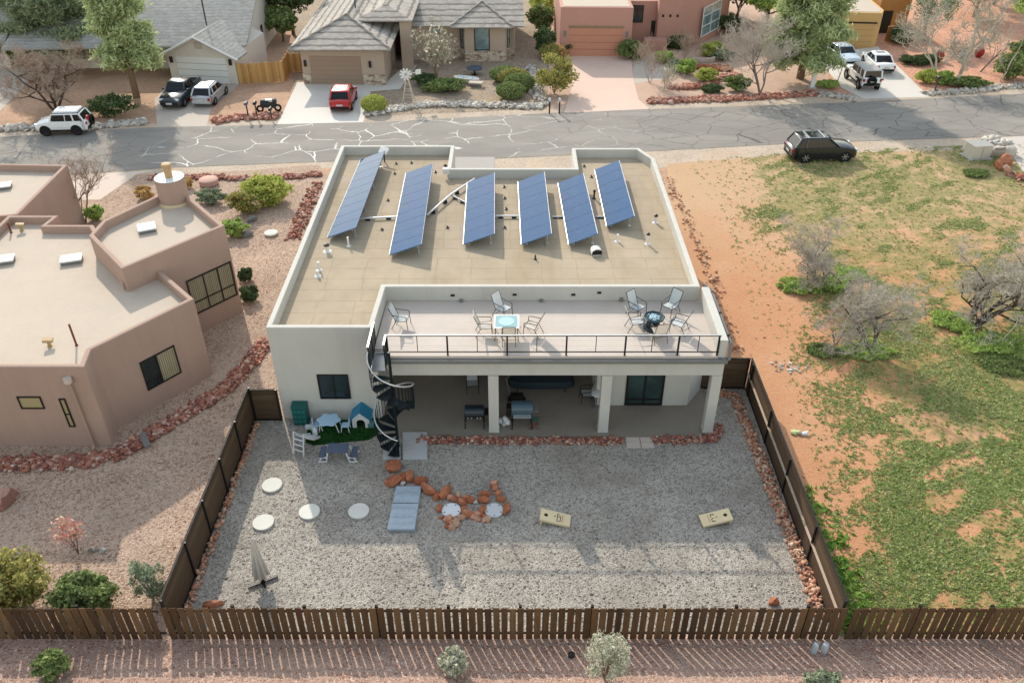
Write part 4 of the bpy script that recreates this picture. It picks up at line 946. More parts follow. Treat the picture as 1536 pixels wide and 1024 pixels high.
for i in range(3):
    for j in range(3): MB(Matrix.Translation(q)).box(-.28+.2*j, -.12+.2*j, -.02, -.0, .15+.28*i, .33+.28*i).build('moulded_panel', M('teal_light', (48, 116, 110), .5) if i == j == 0 else bpy.data.materials['teal_light'], t)
def kid_chair(q, rz, lab):
    t = thing('kids_chair', lab, 'chair', q, rz, 'small blue chairs at the kids table')
    MB().box(-.17, .17, -.17, .17, .3, .335).build('seat', blue, t, world=False, bevel=.012)
    b = MB(); vs = [(-.19, y, z) for y, z in ((-.15, .34), (.15, .34), (.17, .5), (.12, .64), (0, .68), (-.12, .64), (-.17, .5))]; n_ = len(vs); vs += [(x-.035, y, z+.0) for x, y, z in vs]
    b.add(vs, [tuple(range(n_)), tuple(range(2*n_-1, n_-1, -1))]+[(i, n_+i, n_+(i+1) % n_, (i+1) % n_) for i in range(n_)]); b.build('backrest', blue, t, world=False)
    for x in (-.14, .14):
        for y in (-.14, .14): MB().tube([(x, y, .3), (x*1.35, y*1.25, 0)], .022, 6).build('leg', MT['plastic_white'], t, world=False)
    return t
kc = kid_chair(P(519, 645, .03), R_(180), 'small pale blue chair right of the kids table')
dup(kc, P(478, 644, .03), R_(10), 'small pale blue chair left of the kids table, half behind it')
q = P(494, 648, .03); t = thing('kids_table', 'small pale blue wavy-edged kids table on the turf', 'table', q)
pl = [(q.x+(.5+.05*math.cos(6*a))*math.cos(a), q.y+.2+(.42+.05*math.cos(6*a))*math.sin(a)) for a in [6.2832*k/40 for k in range(40)]]
MB().prism(pl, .56, .6).build('tabletop', blue, t, bevel=.01)
for dx in (-.34, .34):
    for dy in (-.05, .45): MB().tube([(q.x+dx, q.y+dy, .56), (q.x+dx*1.3, q.y+dy*1.1, .03)], .026, 6).build('leg', MT['plastic_white'], t)
q = P(542, 642, .03); t = thing('dog_house', 'small white play house with a blue pitched roof and arched door', 'play house', (q.x, q.y, .03)); W = Matrix.Translation((q.x, q.y, .03))
b = MB(W); wx, hh, rh, dp = .38, .55, .9, .85
fr = [(-wx, 0), (-.19, 0), (-.19, .34), (-.12, .46), (0, .5), (.12, .46), (.19, .34), (.19, 0), (wx, 0), (wx, hh), (0, rh), (-wx, hh)]; n_ = len(fr)
vs = [(x, 0, z) for x, z in fr]+[(x, .05, z) for x, z in fr]; b.add(vs, [tuple(range(n_)), tuple(range(2*n_-1, n_-1, -1))]+[(i, n_+i, n_+(i+1) % n_, (i+1) % n_) for i in range(n_)])
b.box(-wx, -wx+.04, .05, dp, 0, hh).box(wx-.04, wx, .05, dp, 0, hh).box(-wx, wx, dp, dp+.04, 0, hh); b.build('body', MT['plastic_white'], t)
MB(W).box(-.3, .3, .3, dp-.02, .0, .04).build('floor', dm, t)
for s in (-1, 1):
    b = MB(W); b.add([(s*.47, -.05, hh-.1), (0, -.05, rh), (0, dp+.08, rh), (s*.47, dp+.08, hh-.1), (s*.47, -.05, hh-.05), (0, -.05, rh+.055), (0, dp+.08, rh+.055), (s*.47, dp+.08, hh-.05)], [(0, 1, 2, 3), (4, 5, 6, 7), (0, 1, 5, 4), (3, 2, 6, 7), (0, 3, 7, 4)]); b.build('roof', M('roof_blue', (40, 132, 168), .5, .05), t)
q = P(557, 640, .03); t = thing('plastic_box', 'small teal box beside the play house', 'box', q)
b = MB(Matrix.Translation(q)); b.box(-.13, .13, -.1, .14, 0, .24).box(-.14, .14, -.11, .15, .24, .28); b.build('body', M('teal_box', (98, 140, 148), .5), t, bevel=.015)
q = P(508, 690); t = thing('kids_picnic_table', 'slate-topped kids picnic table with two joined benches and white legs', 'table', q); W = Matrix.Translation(q)
MB(W).box(-.45, .45, -.1, .5, .5, .54).build('tabletop', navy, t, bevel=.015)
for s in (-1, 1):
    MB(W).box(s*.68-.13, s*.68+.13, -.15, .55, .28, .315).build('bench_seat', navy, t, bevel=.012)
    for y in (-.12, .5):
        l = MB(W); l.tube([(s*.4, y, .5), (s*.5, y, .02)], .035, 5).tube([(s*.44, y, .26), (s*.78, y, .26)], .03, 5).tube([(s*.68, y, .28), (s*.8, y, .02)], .035, 5).tube([(s*.5, y, .03), (s*.84, y, .03)], .035, 5); l.build('leg_frame', MT['plastic_white'], t)
q = P(473, 655); t = thing('toddler_slide', 'white plastic toddler slide with ladder beside the turf', 'play equipment', q); W = Matrix.Translation(q) @ Matrix.Rotation(R_(-112), 4, 'Z')
b = MB(W); b.add([(0, -.24, .04), (0, .24, .04), (.5, .24, .34), (.5, -.24, .34), (.95, -.24, .8), (.95, .24, .8)], [(0, 1, 2, 3), (3, 2, 5, 4)])
for s in (-.25, .25): b.add([(0, s, .02), (.5, s, .3), (.95, s, .76), (.95, s, .95), (.5, s, .48), (0, s, .16)], [(0, 1, 2, 3, 4, 5)])
o = b.build('slide', MT['plastic_white'], t); m_ = o.modifiers.new('s', 'SOLIDIFY'); m_.thickness = .03
b = MB(W)
for s in (-.25, .25): b.tube([(.95, s, .95), (1.05, s, 1.1), (1.3, s, .02)], .035, 6)
b.build('ladder_frame', MT['plastic_white'], t)
for z, x in ((.25, 1.25), (.5, 1.19), (.75, 1.12)): MB(W).tube([(x, -.25, z), (x, .25, z)], .03, 6).build('ladder_rung', MT['plastic_white'], t)
MB(W).box(.96, .99, -.1, .1, .5, .66).build('sticker', M('blue_sticker', (120, 140, 190), .5), t)
for i, (px, py) in enumerate(((465, 642), (471, 644), (473, 650))):
    q = P(px, py, .03); t = thing('toy_block', ('white plastic toy step beside the green storage tower', 'white plastic toy piece with an oval seat by the turf edge', 'low white plastic toy bar nearest the slide')[i], 'toy', q)
    b = MB(Matrix.Translation(q) @ Matrix.Rotation(R_(-35*i), 4, 'Z')); b.box(-.2, .2, -.09, .09, 0, .16+.05*i).box(-.15, .15, -.12, -.095, 0, .1); b.build('body', MT['plastic_white'], t, bevel=.04)
# ---------------------------------------------------------------- small things on the bank
q = P(858, 985, .45); tag(boulder(858, 985, .25, 0, 1.2, 'small black lump lying on the brown gravel below the picket fence', 140, 'rubber', None)) if False else None
def on_bank(px, py):
    for _ in range(12):
        z = 0 if _ == 0 else z
        q = P(px, py, z); z = np.interp(-q.y, [-17.95, -17.2, -16.4, -15.2, -13, -8], [0, .12, .42, .62, .75, .9])
    return Vector((q.x, q.y, z))
q = on_bank(857, 984); b = MB(Matrix.Translation(q)); b.lathe((0, 0, 0), [(.0, 0), (.12, .02), (.13, .12), (.06, .2), (0, .21)], 9, False); b.build('valve_cap', dm, org=q, smooth=50)
tag(bpy.data.objects['valve_cap'], 'small black cap sticking out of the brown gravel below the fence', 'valve cap')
for i, (px, lab) in enumerate(((1220, 'left one of two grey plastic posts behind the bottom shrub'), (1235, 'right one of two grey plastic posts behind the bottom shrub'))):
    q = on_bank(px, 979); t = thing('marker_post', lab, 'marker post', q, 0, 'grey plastic posts below the fence')
    b = MB(); b.lathe((q.x, q.y, q.z-.1), [(.1, 0), (.1, .55), (.08, .6)], 10); b.build('post', M('grey_pvc', (186, 196, 206), .5, .06) if i == 0 else bpy.data.materials['grey_pvc'], t, smooth=50)
for nm, lab, px, py, r, mat, sd, lf in (
  ('shrub', 'pale silvery desert shrub in the bottom middle, larger of two silvery ones', 907, 1018, (.78, .7, 2.3), 'lf_silver', 201, .06),
  ('shrub', 'small silvery green shrub below the picket fence, left of the larger silvery one', 680, 1008, (.5, .45, 1.15), 'lf_silver', 202, .07),
  ('shrub', 'dark green shrub in front of the two grey plastic posts', 1226, 1040, (.6, .6, 1.1), 'lf_grey', 203, .09),
  ('shrub', 'leafy green shrub below the left picket fence stretch', 84, 1010, (.62, .5, .95), 'lf_green', 204, .1),
  ('shrub', 'low pale shrub cut by the bottom right corner of the photo', 1524, 1044, (.5, .4, .5), 'lf_silver', 205, .09)):
    shrub(nm, lab, on_bank(px, py), r, MT[mat], sd, lf, 44, 46, .27, True, 'shrub', None, 2.4)
rng = np.random.default_rng(77); n_ = 1500
xs = rng.uniform(-20, 20, n_); ys = rng.uniform(12.8, 17.6, n_); zs = np.interp(-ys, [-17.95, -17.2, -16.4, -15.2, -13, -8], [0, .12, .42, .62, .75, .9])
tag(rocks_np('loose_stones', np.column_stack([xs, ys, zs+.01]), .02+.03*rng.random(n_)**3, MT['rock_mix'], 78), 'loose brown stones scattered on the bank below the fence', 'stones', None, 'stuff')
# ---------------------------------------------------------------- left garden plants
for lab, px, py, r, mat, sd, lf, n_ in (
  ('big olive and yellow bush at the left edge behind the picket fence', 20, 904, (1.75, 1.2, 2.3), 'lf_olive', 211, .13, 60),
  ('round leafy green bush behind the picket fence, between two others', 135, 908, (1.25, .85, 1.4), 'lf_green', 212, .14, 46),
  ('wispy green bush leaning on the corner of the left board fence', 230, 896, (.8, .6, 2.0), 'lf_grey', 213, .085, 24),
  ('dark round shrub under the big adobe window, the further of two', 368, 422, (.55, .5, .85), 'lf_dark', 214, .11, 20),
  ('dark round shrub under the big adobe window, the nearer of two', 376, 450, (.6, .55, .9), 'lf_dark', 215, .11, 22),
  ('large golden green bush by the road between the adobe and stucco houses', 402, 304, (1.9, 1.3, 1.9), 'lf_yellow', 216, .17, 46),
  ('olive bush with rusty top just left of the large golden one', 371, 318, (1.2, .9, 1.5), 'lf_olive', 217, .15, 30),
  ('bright green leafy bush below the olive ones in the adobe garden', 354, 352, (.9, .8, 1.0), 'lf_lime', 218, .17, 24),
  ('grey-green spreading shrub right of the adobe chimney', 318, 304, (1.2, .7, .9), 'lf_grey', 219, .13, 26),
  ('orange and yellow shrub just left of the adobe chimney', 216, 298, (.8, .6, .9), 'lf_rust', 220, .14, 22),
  ('small orange shrub showing right behind the adobe chimney', 282, 282, (.5, .4, .7), 'lf_rust', 221, .12, 14),
  ('green shrub under the bare tree by the adobe garage', 145, 330, (.7, .6, 1.0), 'lf_lime', 222, .13, 20)):
    shrub('bush', lab, P(px, py), r, MT[mat], sd, lf, int(n_*1.5), 52, .26, True, 'shrub')
q = P(118, 830); rr = random.Random(4); t = thing('flowering_shrub', 'thin-stemmed shrub with pink blossom casting a shadow on the pink gravel', 'shrub', q)
b = MB(); tips = []
for k in range(7):
    a = k*.9; e = q+Vector((.35*math.cos(a)+rr.uniform(-.15, .1), .3*math.sin(a), 1.35+rr.uniform(-.25, .25))); b.tube([q, q.lerp(e, .5)+Vector((0, 0, .12)), e], .018, 4, .008); tips.append(e)
b.build('stem', MT['bark'], t); rng = np.random.default_rng(5); pp = np.concatenate([np.array(e)+rng.normal(size=(45, 3))*.14 for e in tips]); leaf_cloud('foliage', pp, None, .09, MT['lf_pink'], t, rng)
for i, (px, py, s) in enumerate(((136, 825, .22), (146, 824, .16), (153, 826, .2))): boulder(px, py, s, 20*i, 1.3, ('small grey rock nearest the pink flowering shrub', 'small grey rock, middle of three beside the pink flowering shrub', 'small grey rock furthest from the pink flowering shrub')[i], 150+i, 'rock_pale', None)
for px, py, lab, r in ((407, 352, 'round white stepping disc on the pink gravel near the stucco house', .42), (314, 277, 'round terracotta-topped disc by the red rock edging', .65)):
    q = P(px, py); t = thing('garden_disc', lab, 'garden disc', q); MB().lathe((q.x, q.y, .0), [(r*.8, 0), (r, .1), (r, .16 if r < .5 else .4), (r*.9, .18 if r < .5 else .45), (0, .18 if r < .5 else .45)], 24, False).build('slab', MT['disc'] if r < .5 else M('terracotta_pale', (206, 164, 150), .8), t, smooth=40)
for i, (px, py) in enumerate(((378, 330), (371, 352))): boulder(px, py, .5, 30, 1.3, ('dark slate rock beside the olive bush in the adobe garden', 'dark slate rock beside the bright green bush in the adobe garden')[i], 160+i, 'gutter', None)
q = P(219, 664); t = thing('drain_cover', 'narrow grey plank bridging the red rock swale', 'plank', q); MB().ob((q.x, q.y, .2), (.28, 1.0, .06), 0, 0, R_(32)).build('plank', MT['gutter'], t)
# ---------------------------------------------------------------- adobe neighbour
ad = thing('adobe_house', 'pinkish flat-roofed adobe house with round chimney, seen from above', 'house', (-15, 35, 0))
adm = M('adobe_pink', (182, 154, 140), .9, .07, .7, .3, 50, streak=.2); adr = M('adobe_roof', (202, 187, 171), .9, .09, .5, .15, 20, streak=.1)
h1 = HT(318.6, 561, 448); h2 = HT(364, 466, 337)
V2 = lambda px, py, z: tuple(P(px, py, z))[:2]
lo = [V2(-80, 550, h1), V2(126, 550, h1), V2(136, 524, h1), V2(291, 448, h1), V2(233, 398, h1), V2(188, 418, h1), V2(140, 337, h1), V2(70, 337, h1), V2(88, 323, h1), V2(12, 323, h1), V2(-40, 372, h1), V2(-200, 372, h1), V2(-240, 500, h1)]
loi = inset(lo, .23)
MB().ring(lo, loi, 0, h1, h1-.6).build('wall', adm, ad, bevel=.05)
MB().prism(loi, h1-.7, h1-.42).build('roof', adr, ad)
up = [V2(182, 403, h2), V2(337, 338, h2), V2(283, 293, h2), V2(245, 288, h2), V2(153, 331, h2), V2(133, 353, h2)]
upi = inset(up, .23)
MB().ring(up, upi, 0, h2, h2-.9).build('wall', adm, ad, bevel=.05)
MB().prism(upi, h2-.9, h2-.45).build('roof', adr, ad)
cq = P(263, 303, h2-.45); ch = MB(); ch.lathe((cq.x, cq.y, 0), [(.78, 0), (.78, HT(263, 303, 267, h2-.45)), (.7, HT(263, 303, 267, h2-.45)+.03)], 28); ch.build('chimney', adm, ad, smooth=40)
MB().lathe((cq.x, cq.y, h2-.46), [(.86, 0), (.86, .03), (.79, .16)], 28, False).build('chimney_flashing', M('cream_flashing', (222, 200, 160), .8), ad, smooth=40)
ctz = HT(263, 303, 267, h2-.45)
MB().lathe((cq.x, cq.y, ctz+.031), [(.77, 0), (.77, .03), (0, .031)], 28, False).build('chimney_cap', MT['white'], ad, smooth=40)
MB().lathe((cq.x, cq.y, ctz+.06), [(.2, 0), (.2, .6), (.28, .62), (.24, .75), (.1, .8)], 12).build('flue', M('tan_flue', (196, 160, 120), .6), ad, smooth=40)
blind = STRIPES('window_blinds', (164, 154, 128), (104, 96, 78), .11, 'X', .6, .3, .1, (1., .6))
g1 = V2(182, 403, h2); g2 = V2(337, 338, h2)
window(ad, g1, g2, (272, 428), (355, 440), MT['dark_metal'], blind, (.33, .68), (.3,), .07) if False else None
def quadwin(A, B, tl, br, **k): return window(ad, A, B, tl, br, MT['dark_metal'], k.pop('g', MT['glass']), **k)
s0, za = PW(g1, g2, 272, 425); s1, zb = PW(g1, g2, 345, 391); s2, zc = PW(g1, g2, 298, 471); s3, zd = PW(g1, g2, 356, 440)
window(ad, g1, g2, ((s0+s2)/2, (za+zb)/2), ((s1+s3)/2, (zc+zd)/2), MT['dark_metal'], blind, (.36, .68), (.33,), .07, px=False)
w1, w2 = V2(136, 524, h1), V2(291, 448, h1)
s0, za = PW(w1, w2, 208, 544); s1, zb = PW(w1, w2, 260, 517); s2, zc = PW(w1, w2, 222, 585); s3, zd = PW(w1, w2, 272, 558)
fo = window(ad, w1, w2, ((s0+s2)/2, (za+zb)/2), ((s1+s3)/2, (zc+zd)/2), MT['dark_metal'], MT['glass'], (.45,), (), .06, px=False)
sl_, sh_ = (s0+s2)/2, (s1+s3)/2; W = wall_m(w1, w2); MB(W).box(sl_+(sh_-sl_)*.48, sh_-.05, .0125, .018, (zc+zd)/2+.05, (za+zb)/2-.05).build('curtain', blind, ad)
f1, f2 = V2(-80, 550, h1), V2(126, 550, h1)
amber = M('amber_blind', (176, 160, 122), .6, .08, 3)
window(ad, f1, f2, (25, 594), (68, 612), MT['dark_metal'], amber, (), (), .05)
window(ad, f1, f2, (88, 597), (114, 639), MT['dark_metal'], amber, (), (.45,), .05)
s, z = PW(f1, f2, 104, 566); W = wall_m(f1, f2); b = MB(W); b.lathe((s, .16, z-.12), [(.06, -.12), (.17, 0), (.17, .22)], 10); b.build('scupper', MT['paver_pink'], ad, smooth=40)
MB(W).tube([(s, .14, z-.2), (s+.02, .12, .2), (s+.05, .3, .08)], .06, 8).build('downspout', adm, ad, smooth=50)
q = P(240, 393, h1); MB().ob((q.x+.3, q.y, h1-.25), (.7, .14, .12), 0, 0, R_(20)).build('scupper', MT['gutter'], ad)
# garage wing
h3 = HT(125, 334, 248); gw = [V2(-60, 330, h3), V2(26, 322, h3), V2(101, 247, h3), V2(-60, 244, h3), V2(-240, 300, h3)]
gwi = inset(gw, .23)
MB().ring(gw, gwi, 0, h3, h3-.7).build('wall', adm, ad, bevel=.05)
MB().prism(gwi, h3-.8, h3-.42).build('roof', adr, ad)
def skylight(px, py, z, lab, w_=.7, l=.95, rz=18):
    q = P(px, py, z); t = thing('skylight', lab, 'skylight', q, 0, 'skylights on the adobe roof'); m = Matrix.Translation(q) @ Matrix.Rotation(R_(rz), 4, 'Z')
    MB(m).box(-l/2, l/2, -w_/2, w_/2, 0, .15).build('curb', MT['gutter'], t); b = MB(m); b.box(-l/2-.05, l/2+.05, -w_/2-.05, w_/2+.05, .152, .23); b.build('dome', MT['white'], t, bevel=.04)
ra = h1-.42; rb = h2-.45; rc = h3-.42
skylight(221, 345, rb, 'skylight on the raised roof beside the chimney', .8, .8, 25)
skylight(108, 392, ra, 'skylight in the middle of the lower adobe roof')
skylight(6, 393, ra, 'skylight on the lower adobe roof at the photo edge')
skylight(4, 282, rc, 'skylight on the adobe garage roof at the photo edge')
def avent(px, py, z, h, r, lab, mat, hood):
    q = P(px, py, z); t = thing('roof_vent', lab, 'vent pipe', q); b = MB(); b.lathe(q, [(r*1.8, 0), (r, .04), (r, h)], 8); b.build('pipe', mat, t, smooth=40)
    if hood: MB().ob((q.x, q.y, q.z+h+.06), (r*5, r*3, .12), 0, R_(8), R_(15)).build('cap', mat, t)
tanp = M('tan_pipe', (186, 160, 120), .7); rust = M('rust_pipe', (128, 70, 56), .8)
avent(75, 519, ra, .25, .08, 'tan capped vent near the front of the adobe roof', tanp, True)
avent(115, 518, ra, 1.1, .045, 'tall thin rusty pipe near the front of the adobe roof', rust, False)
avent(33, 346, ra, .3, .08, 'tan T-shaped vent at the back of the adobe roof', tanp, True)
avent(17, 349, ra, .6, .05, 'thin rusty pipe at the back left of the adobe roof', rust, False)
bare_tree('bare brown tree beside the tall adobe garage wall', P(128, 334), 4.6, .09, 301, MT['bark'], MT['twig_brown'], 5, .55, 3, 3, cat='tree')
# ---------------------------------------------------------------- the dirt lot: grass, bare trees, green undergrowth
rng = np.random.default_rng(21)
def tufts(name, n, xr, yr, keep, size, mat, seed, label):
    rng = np.random.default_rng(seed); x = rng.uniform(*xr, n); y = rng.uniform(*yr, n); k = keep(x, y, rng); x, y = x[k], y[k]; n = len(x); nb = 4
    s = size*(.5+rng.random(n)**1.5)
    cx = np.repeat(x, nb)+rng.normal(size=n*nb)*np.repeat(s, nb)*.55; cy = np.repeat(y, nb)+rng.normal(size=n*nb)*np.repeat(s, nb)*.4; ss = np.repeat(s, nb)
    p = np.column_stack([cx, cy, ss*.22+.01]); o = leaf_cloud(name, p, np.tile([0, 0, .8], (len(p), 1)), 1., mat, None, rng, 2.6, None, .8)
    me = o.data; co_ = np.empty(len(me.vertices)*3, np.float32); me.vertices.foreach_get('co', co_); co_ = co_.reshape(-1, 4, 3); c = p[:, None, :]; co_ = c+(co_-c)*ss[:, None, None]*.75; co_[..., 2] = np.maximum(co_[..., 2], .012); me.vertices.foreach_set('co', co_.astype(np.float32).ravel()); me.update()
    return tag(o, label, 'grass', None, 'stuff')
def vnoise(x, y, sc, seed):
    r = np.random.default_rng(seed); T = r.random((64, 64)); u = x/sc; v = y/sc; i = np.floor(u).astype(int); j = np.floor(v).astype(int); fu = u-i; fv = v-j; fu = fu*fu*(3-2*fu); fv = fv*fv*(3-2*fv)
    g = lambda a, b: T[a % 64, b % 64]
    return (g(i, j)*(1-fu)+g(i+1, j)*fu)*(1-fv)+(g(i, j+1)*(1-fu)+g(i+1, j+1)*fu)*fv
def lotden(x, y):
    edge = 14.2+.9*np.sin(y*.35)+np.where(y < 30, (30-y)*-.42, 0)+np.where(y > 46, (y-46)*.12, 0)
    d = np.clip((x-edge)/3.5, 0, 1); far = np.clip((63-y)/10, 0.0, 1); u = x*.8+y*.6; v = -x*.6+y*.8
    f = .5*vnoise(u*.75, v*1.5, 1.0, 1)+.3*vnoise(u, v*1.4, 2.9, 2)+.2*vnoise(u, v*1.5, .45, 3)
    return .7*d*(.55+.45*far)*np.clip((f-.33-np.clip((y-34)/60, 0, .2))*3.4, 0.03, 1)+.012*(x > 13)
MT['grass'] = ISL('lot_grass', [(124, 138, 84), (142, 154, 98), (164, 168, 116), (180, 176, 130), (130, 148, 88)], .85, .12, 3, 1.1, .3, spec=.08)
tufts('grass', 480000, (FR+.2, 46), (17.8, 62), lambda x, y, r: (r.random(len(x)) < lotden(x, y)) & (y < 61.5+.11*(x-21)-1.5), .068, MT['grass'], 22, 'patchy green grass and weeds growing over the orange dirt lot')
tufts('grass', 150000, (FR+.6, 34), (17.8, 33), lambda x, y, r: (r.random(len(x)) < .34*lotden(x, y)*np.clip((33-y)/7, 0, 1)), .075, ISL('fresh_grass', [(112, 134, 72), (134, 150, 86), (154, 164, 102)], .8, .1, 3, 1.1, .3), 24, 'fresher green grass on the near end of the dirt lot')
tufts('grass', 1300, (FR+.15, FR+1.8), (17.9, 25), lambda x, y, r: (r.random(len(x)) < .8*np.clip(1.4-(x-FR)/1.5, 0, 1)*np.clip((26-y)/6, 0, 1)), .14, ISL('lush_grass', [(92, 128, 54), (116, 150, 66), (136, 162, 80)], .8, .1, 3, 1.0, .25), 23, 'lush green strip of weeds along the outside of the right fence')
# ---------------------------------------------------------------- vehicles (local x forward, y left)
HL = M('headlight', (232, 236, 240), .15, .05, 4, spec=.6); TLm = M('taillight_red', (170, 30, 34), .25, .1, 4, spec=.5)
rimm = M('wheel_rim', (170, 172, 176), .35, .1, 6, metal=.6); rimd = M('wheel_rim_dark', (52, 52, 56), .4, .1, 6, metal=.4)
trim = M('black_plastic_trim', (34, 34, 36), .65, .1, 5); plate = M('number_plate', (206, 206, 204), .5)
def car(name, label, spec, rear, front, side, paint, group=None, cat='car'):
    S = dict(W=1.86, wb=2.8, fo=.9, ro=1.0, gc=.26, belt=1.0, hood=.98, roof=1.65, tr=.37, a=(1.0, .45), d=(-1.75, -1.35), rim=rimm, roofm=None, tumble=.80, deck=None, bump=trim, flare=False, noseh=.72)
    S.update(spec); W, wb, tr = S['W'], S['wb'], S['tr']
    a, b = P(*rear), P(*front); e = (b-a); e.z = 0; e.normalize(); left = Vector((-e.y, e.x, 0)); mid = (a+b)/2-left*(side*(W/2-.1))
    rz = math.atan2(e.y, e.x); t = thing(name, label, cat, (mid.x, mid.y, .022), rz, group)
    xf, xr = wb/2+S['fo'], -wb/2-S['ro']; hw = W/2; bl, hd, gc = S['belt'], S['hood'], S['gc']
    ax, ax2 = S['a']; d0, d1 = S['d']; dk = S['deck'] if S['deck'] is not None else bl; nz = S['noseh']
    stn = [(xf, gc+.12, nz-.1, .80), (xf-.08, gc, nz, .90), (xf-.3, gc, hd-.1, .98), (xf-.75, gc, hd-.02, 1), (ax, gc, bl, 1), (0, gc, bl, 1), (d0, gc, bl, 1), (xr+.45, gc, dk, 1), (xr+.12, gc+.02, dk-.03, .95), (xr, gc+.12, dk-.14, .86)]
    m = MB(); vs = []; fs = []
    for (x, z0, z1, k) in stn:
        h = z1-z0; w_ = hw*k
        ringp = [(-w_*.9, z0), (-w_*.985, z0+.18*h), (-w_, z0+.55*h), (-w_*.965, z1-.07), (-w_*.86, z1), (0, z1+.025), (w_*.86, z1), (w_*.965, z1-.07), (w_, z0+.55*h), (w_*.985, z0+.18*h), (w_*.9, z0)]
        vs += [(x, y, z) for y, z in ringp]
    n_ = 11
    for i in range(len(stn)-1):
        for j in range(n_): j2 = (j+1) % n_; fs.append((i*n_+j, (i+1)*n_+j, (i+1)*n_+j2, i*n_+j2))
    fs += [tuple(range(n_)), tuple(range(len(vs)-1, len(vs)-n_-1, -1))]
    m.add(vs, fs); m.build('body', paint, t, world=False, smooth=38, bevel=.0)
    # glasshouse
    rf = S['roof']; tw = hw*S['tumble']; bw = hw*.93; g = MB()
    bot = [(ax, bw*.93), (ax-.25, bw), (d0+.25, bw), (d0, bw*.93)]; top = [(ax2, tw*.9), (ax2-.2, tw), (d1+.2, tw), (d1, tw*.92)]
    B_ = [(x, y, bl-.02) for x, y in bot]+[(x, -y, bl-.02) for x, y in bot[::-1]]; T_ = [(x, y, rf-.05) for x, y in top]+[(x, -y, rf-.05) for x, y in top[::-1]]
    g.add(B_+T_, [(i, (i+1) % 8, 8+(i+1) % 8, 8+i) for i in range(8)]+[tuple(range(8, 16))]); g.build('windows', MT['glass_car'], t, world=False)
    r = MB(); T1 = [(x+(.05 if x > 0 else -.05)*(1 if i in (0, 7, 3, 4) else 0), y*1.03, rf-.07) for i, (x, y, z) in enumerate(T_)]; T2 = [(x, y*1.0, rf-.02) for x, y, z in T_]; T3 = [(x*.93+.0, y*.86, rf+.015) for x, y, z in T_]
    r.add(T1+T2+T3, [(k*8+i, k*8+(i+1) % 8, k*8+8+(i+1) % 8, k*8+8+i) for k in (0, 1) for i in range(8)]+[tuple(range(16, 24)), tuple(range(7, -1, -1))]); ro = r.build('roof', S['roofm'] or paint, t, world=False, smooth=50)
    for s in (1, -1):
        xm = (ax+d0)/2+.12; pil = [([(ax+.02, s*bw*.95, bl-.02), (ax2+.02, s*tw*.93, rf-.05)], .045), ([(d0, s*bw*.96, bl-.02), (d1, s*tw*.96, rf-.05)], .075), ([(xm, s*bw, bl-.02), (xm-.03, s*tw, rf-.05)], .035)]
        if S.get('cpil'): xm = d0+S['cpil']; pil.append(([(xm, s*bw, bl-.02), (xm+.1, s*tw, rf-.05)], .07))
        for q_, r_ in pil: MB().tube(q_, r_, 5).build('pillar', paint, t, world=False)
    for x in (wb/2, -wb/2):
        for s in (1, -1):
            y = s*(hw-.10); Wm = Matrix.Translation((x, y, tr)) @ Matrix.Rotation(-s*math.pi/2, 4, 'X')
            ar = MB(Matrix.Translation((x, s*(hw+.004), tr)) @ Matrix.Rotation(-s*math.pi/2, 4, 'X'))
            vs = [(0, 0, 0)]+[(1.2*tr*math.cos(k*.2618), -1.2*tr*math.sin(k*.2618)*1, 0) for k in range(-2, 15)]
            ar.add([(a_, b__*1.0, c_) for a_, b__, c_ in vs], [(0, k, k+1) for k in range(1, len(vs)-1)]); ar.build('wheel_arch', trim, t, world=False)
            ty = MB(Wm); ty.lathe((0, 0, 0), [(tr*.62, -.1), (tr*.94, -.1), (tr, -.05), (tr, .08), (tr*.94, .125), (tr*.66, .125)], 22, False); wh = ty.build('wheel', MT['rubber'], t, world=False, smooth=40)
            ri = MB(Wm); ri.lathe((0, 0, 0), [(tr*.66, .118), (tr*.58, .1), (0, .09)], 20, False); ri.build('rim', rimd, wh, world=False, smooth=40)
            sp = MB(Wm)
            for k in range(6): sp.ob((tr*.36*math.cos(k*1.0472), tr*.36*math.sin(k*1.0472), .112), (tr*.6, tr*.15, .02), 0, 0, k*1.0472)
            sp.lathe((0, 0, .1), [(tr*.16, 0), (tr*.16, .03), (0, .03)], 10, False); sp.build('spokes', S['rim'], wh, world=False)
    for s in (1, -1):
        MB().ob((xf-.14, s*hw*.68, nz-.04), (.22, .36, .15), 0, R_(-10), -s*R_(22)).build('headlight', HL, t, world=False, bevel=.02)
        MB().ob((xr+.055, s*hw*.80, dk-.24), (.16, .2, .24), 0, 0, s*R_(22)).build('taillight', TLm, t, world=False, bevel=.02)
        MB().ob((ax-.12, s*(hw+.1), bl+.1), (.12, .2, .15), 0, 0, 0).build('mirror', S.get('mir', paint), t, world=False, bevel=.03)
        MB().box(-wb/2+tr*1.25, wb/2-tr*1.25, s*hw*.985-.02, s*hw*.985+.02, gc, gc+.12).build('sill', S['bump'], t, world=False)
    MB().box(xf-.22, xf+.03, -hw*.8, hw*.8, gc+.08, gc+.3).build('bumper', S['bump'], t, world=False, bevel=.05)
    MB().box(xr-.03, xr+.22, -hw*.84, hw*.84, gc+.08, gc+.32).build('bumper', S['bump'], t, world=False, bevel=.05)
    MB().box(xf-.085, xf-.03, -hw*.48, hw*.48, nz-.22, nz-.06).build('grille', trim, t, world=False)
    if S.get('plate', 1): MB().box(xr-.045, xr-.028, -.26, .26, gc+.36, gc+.5).build('number_plate', plate, t, world=False)
    return t, S, (xf, xr, hw, tw, ax, ax2, d0, d1)
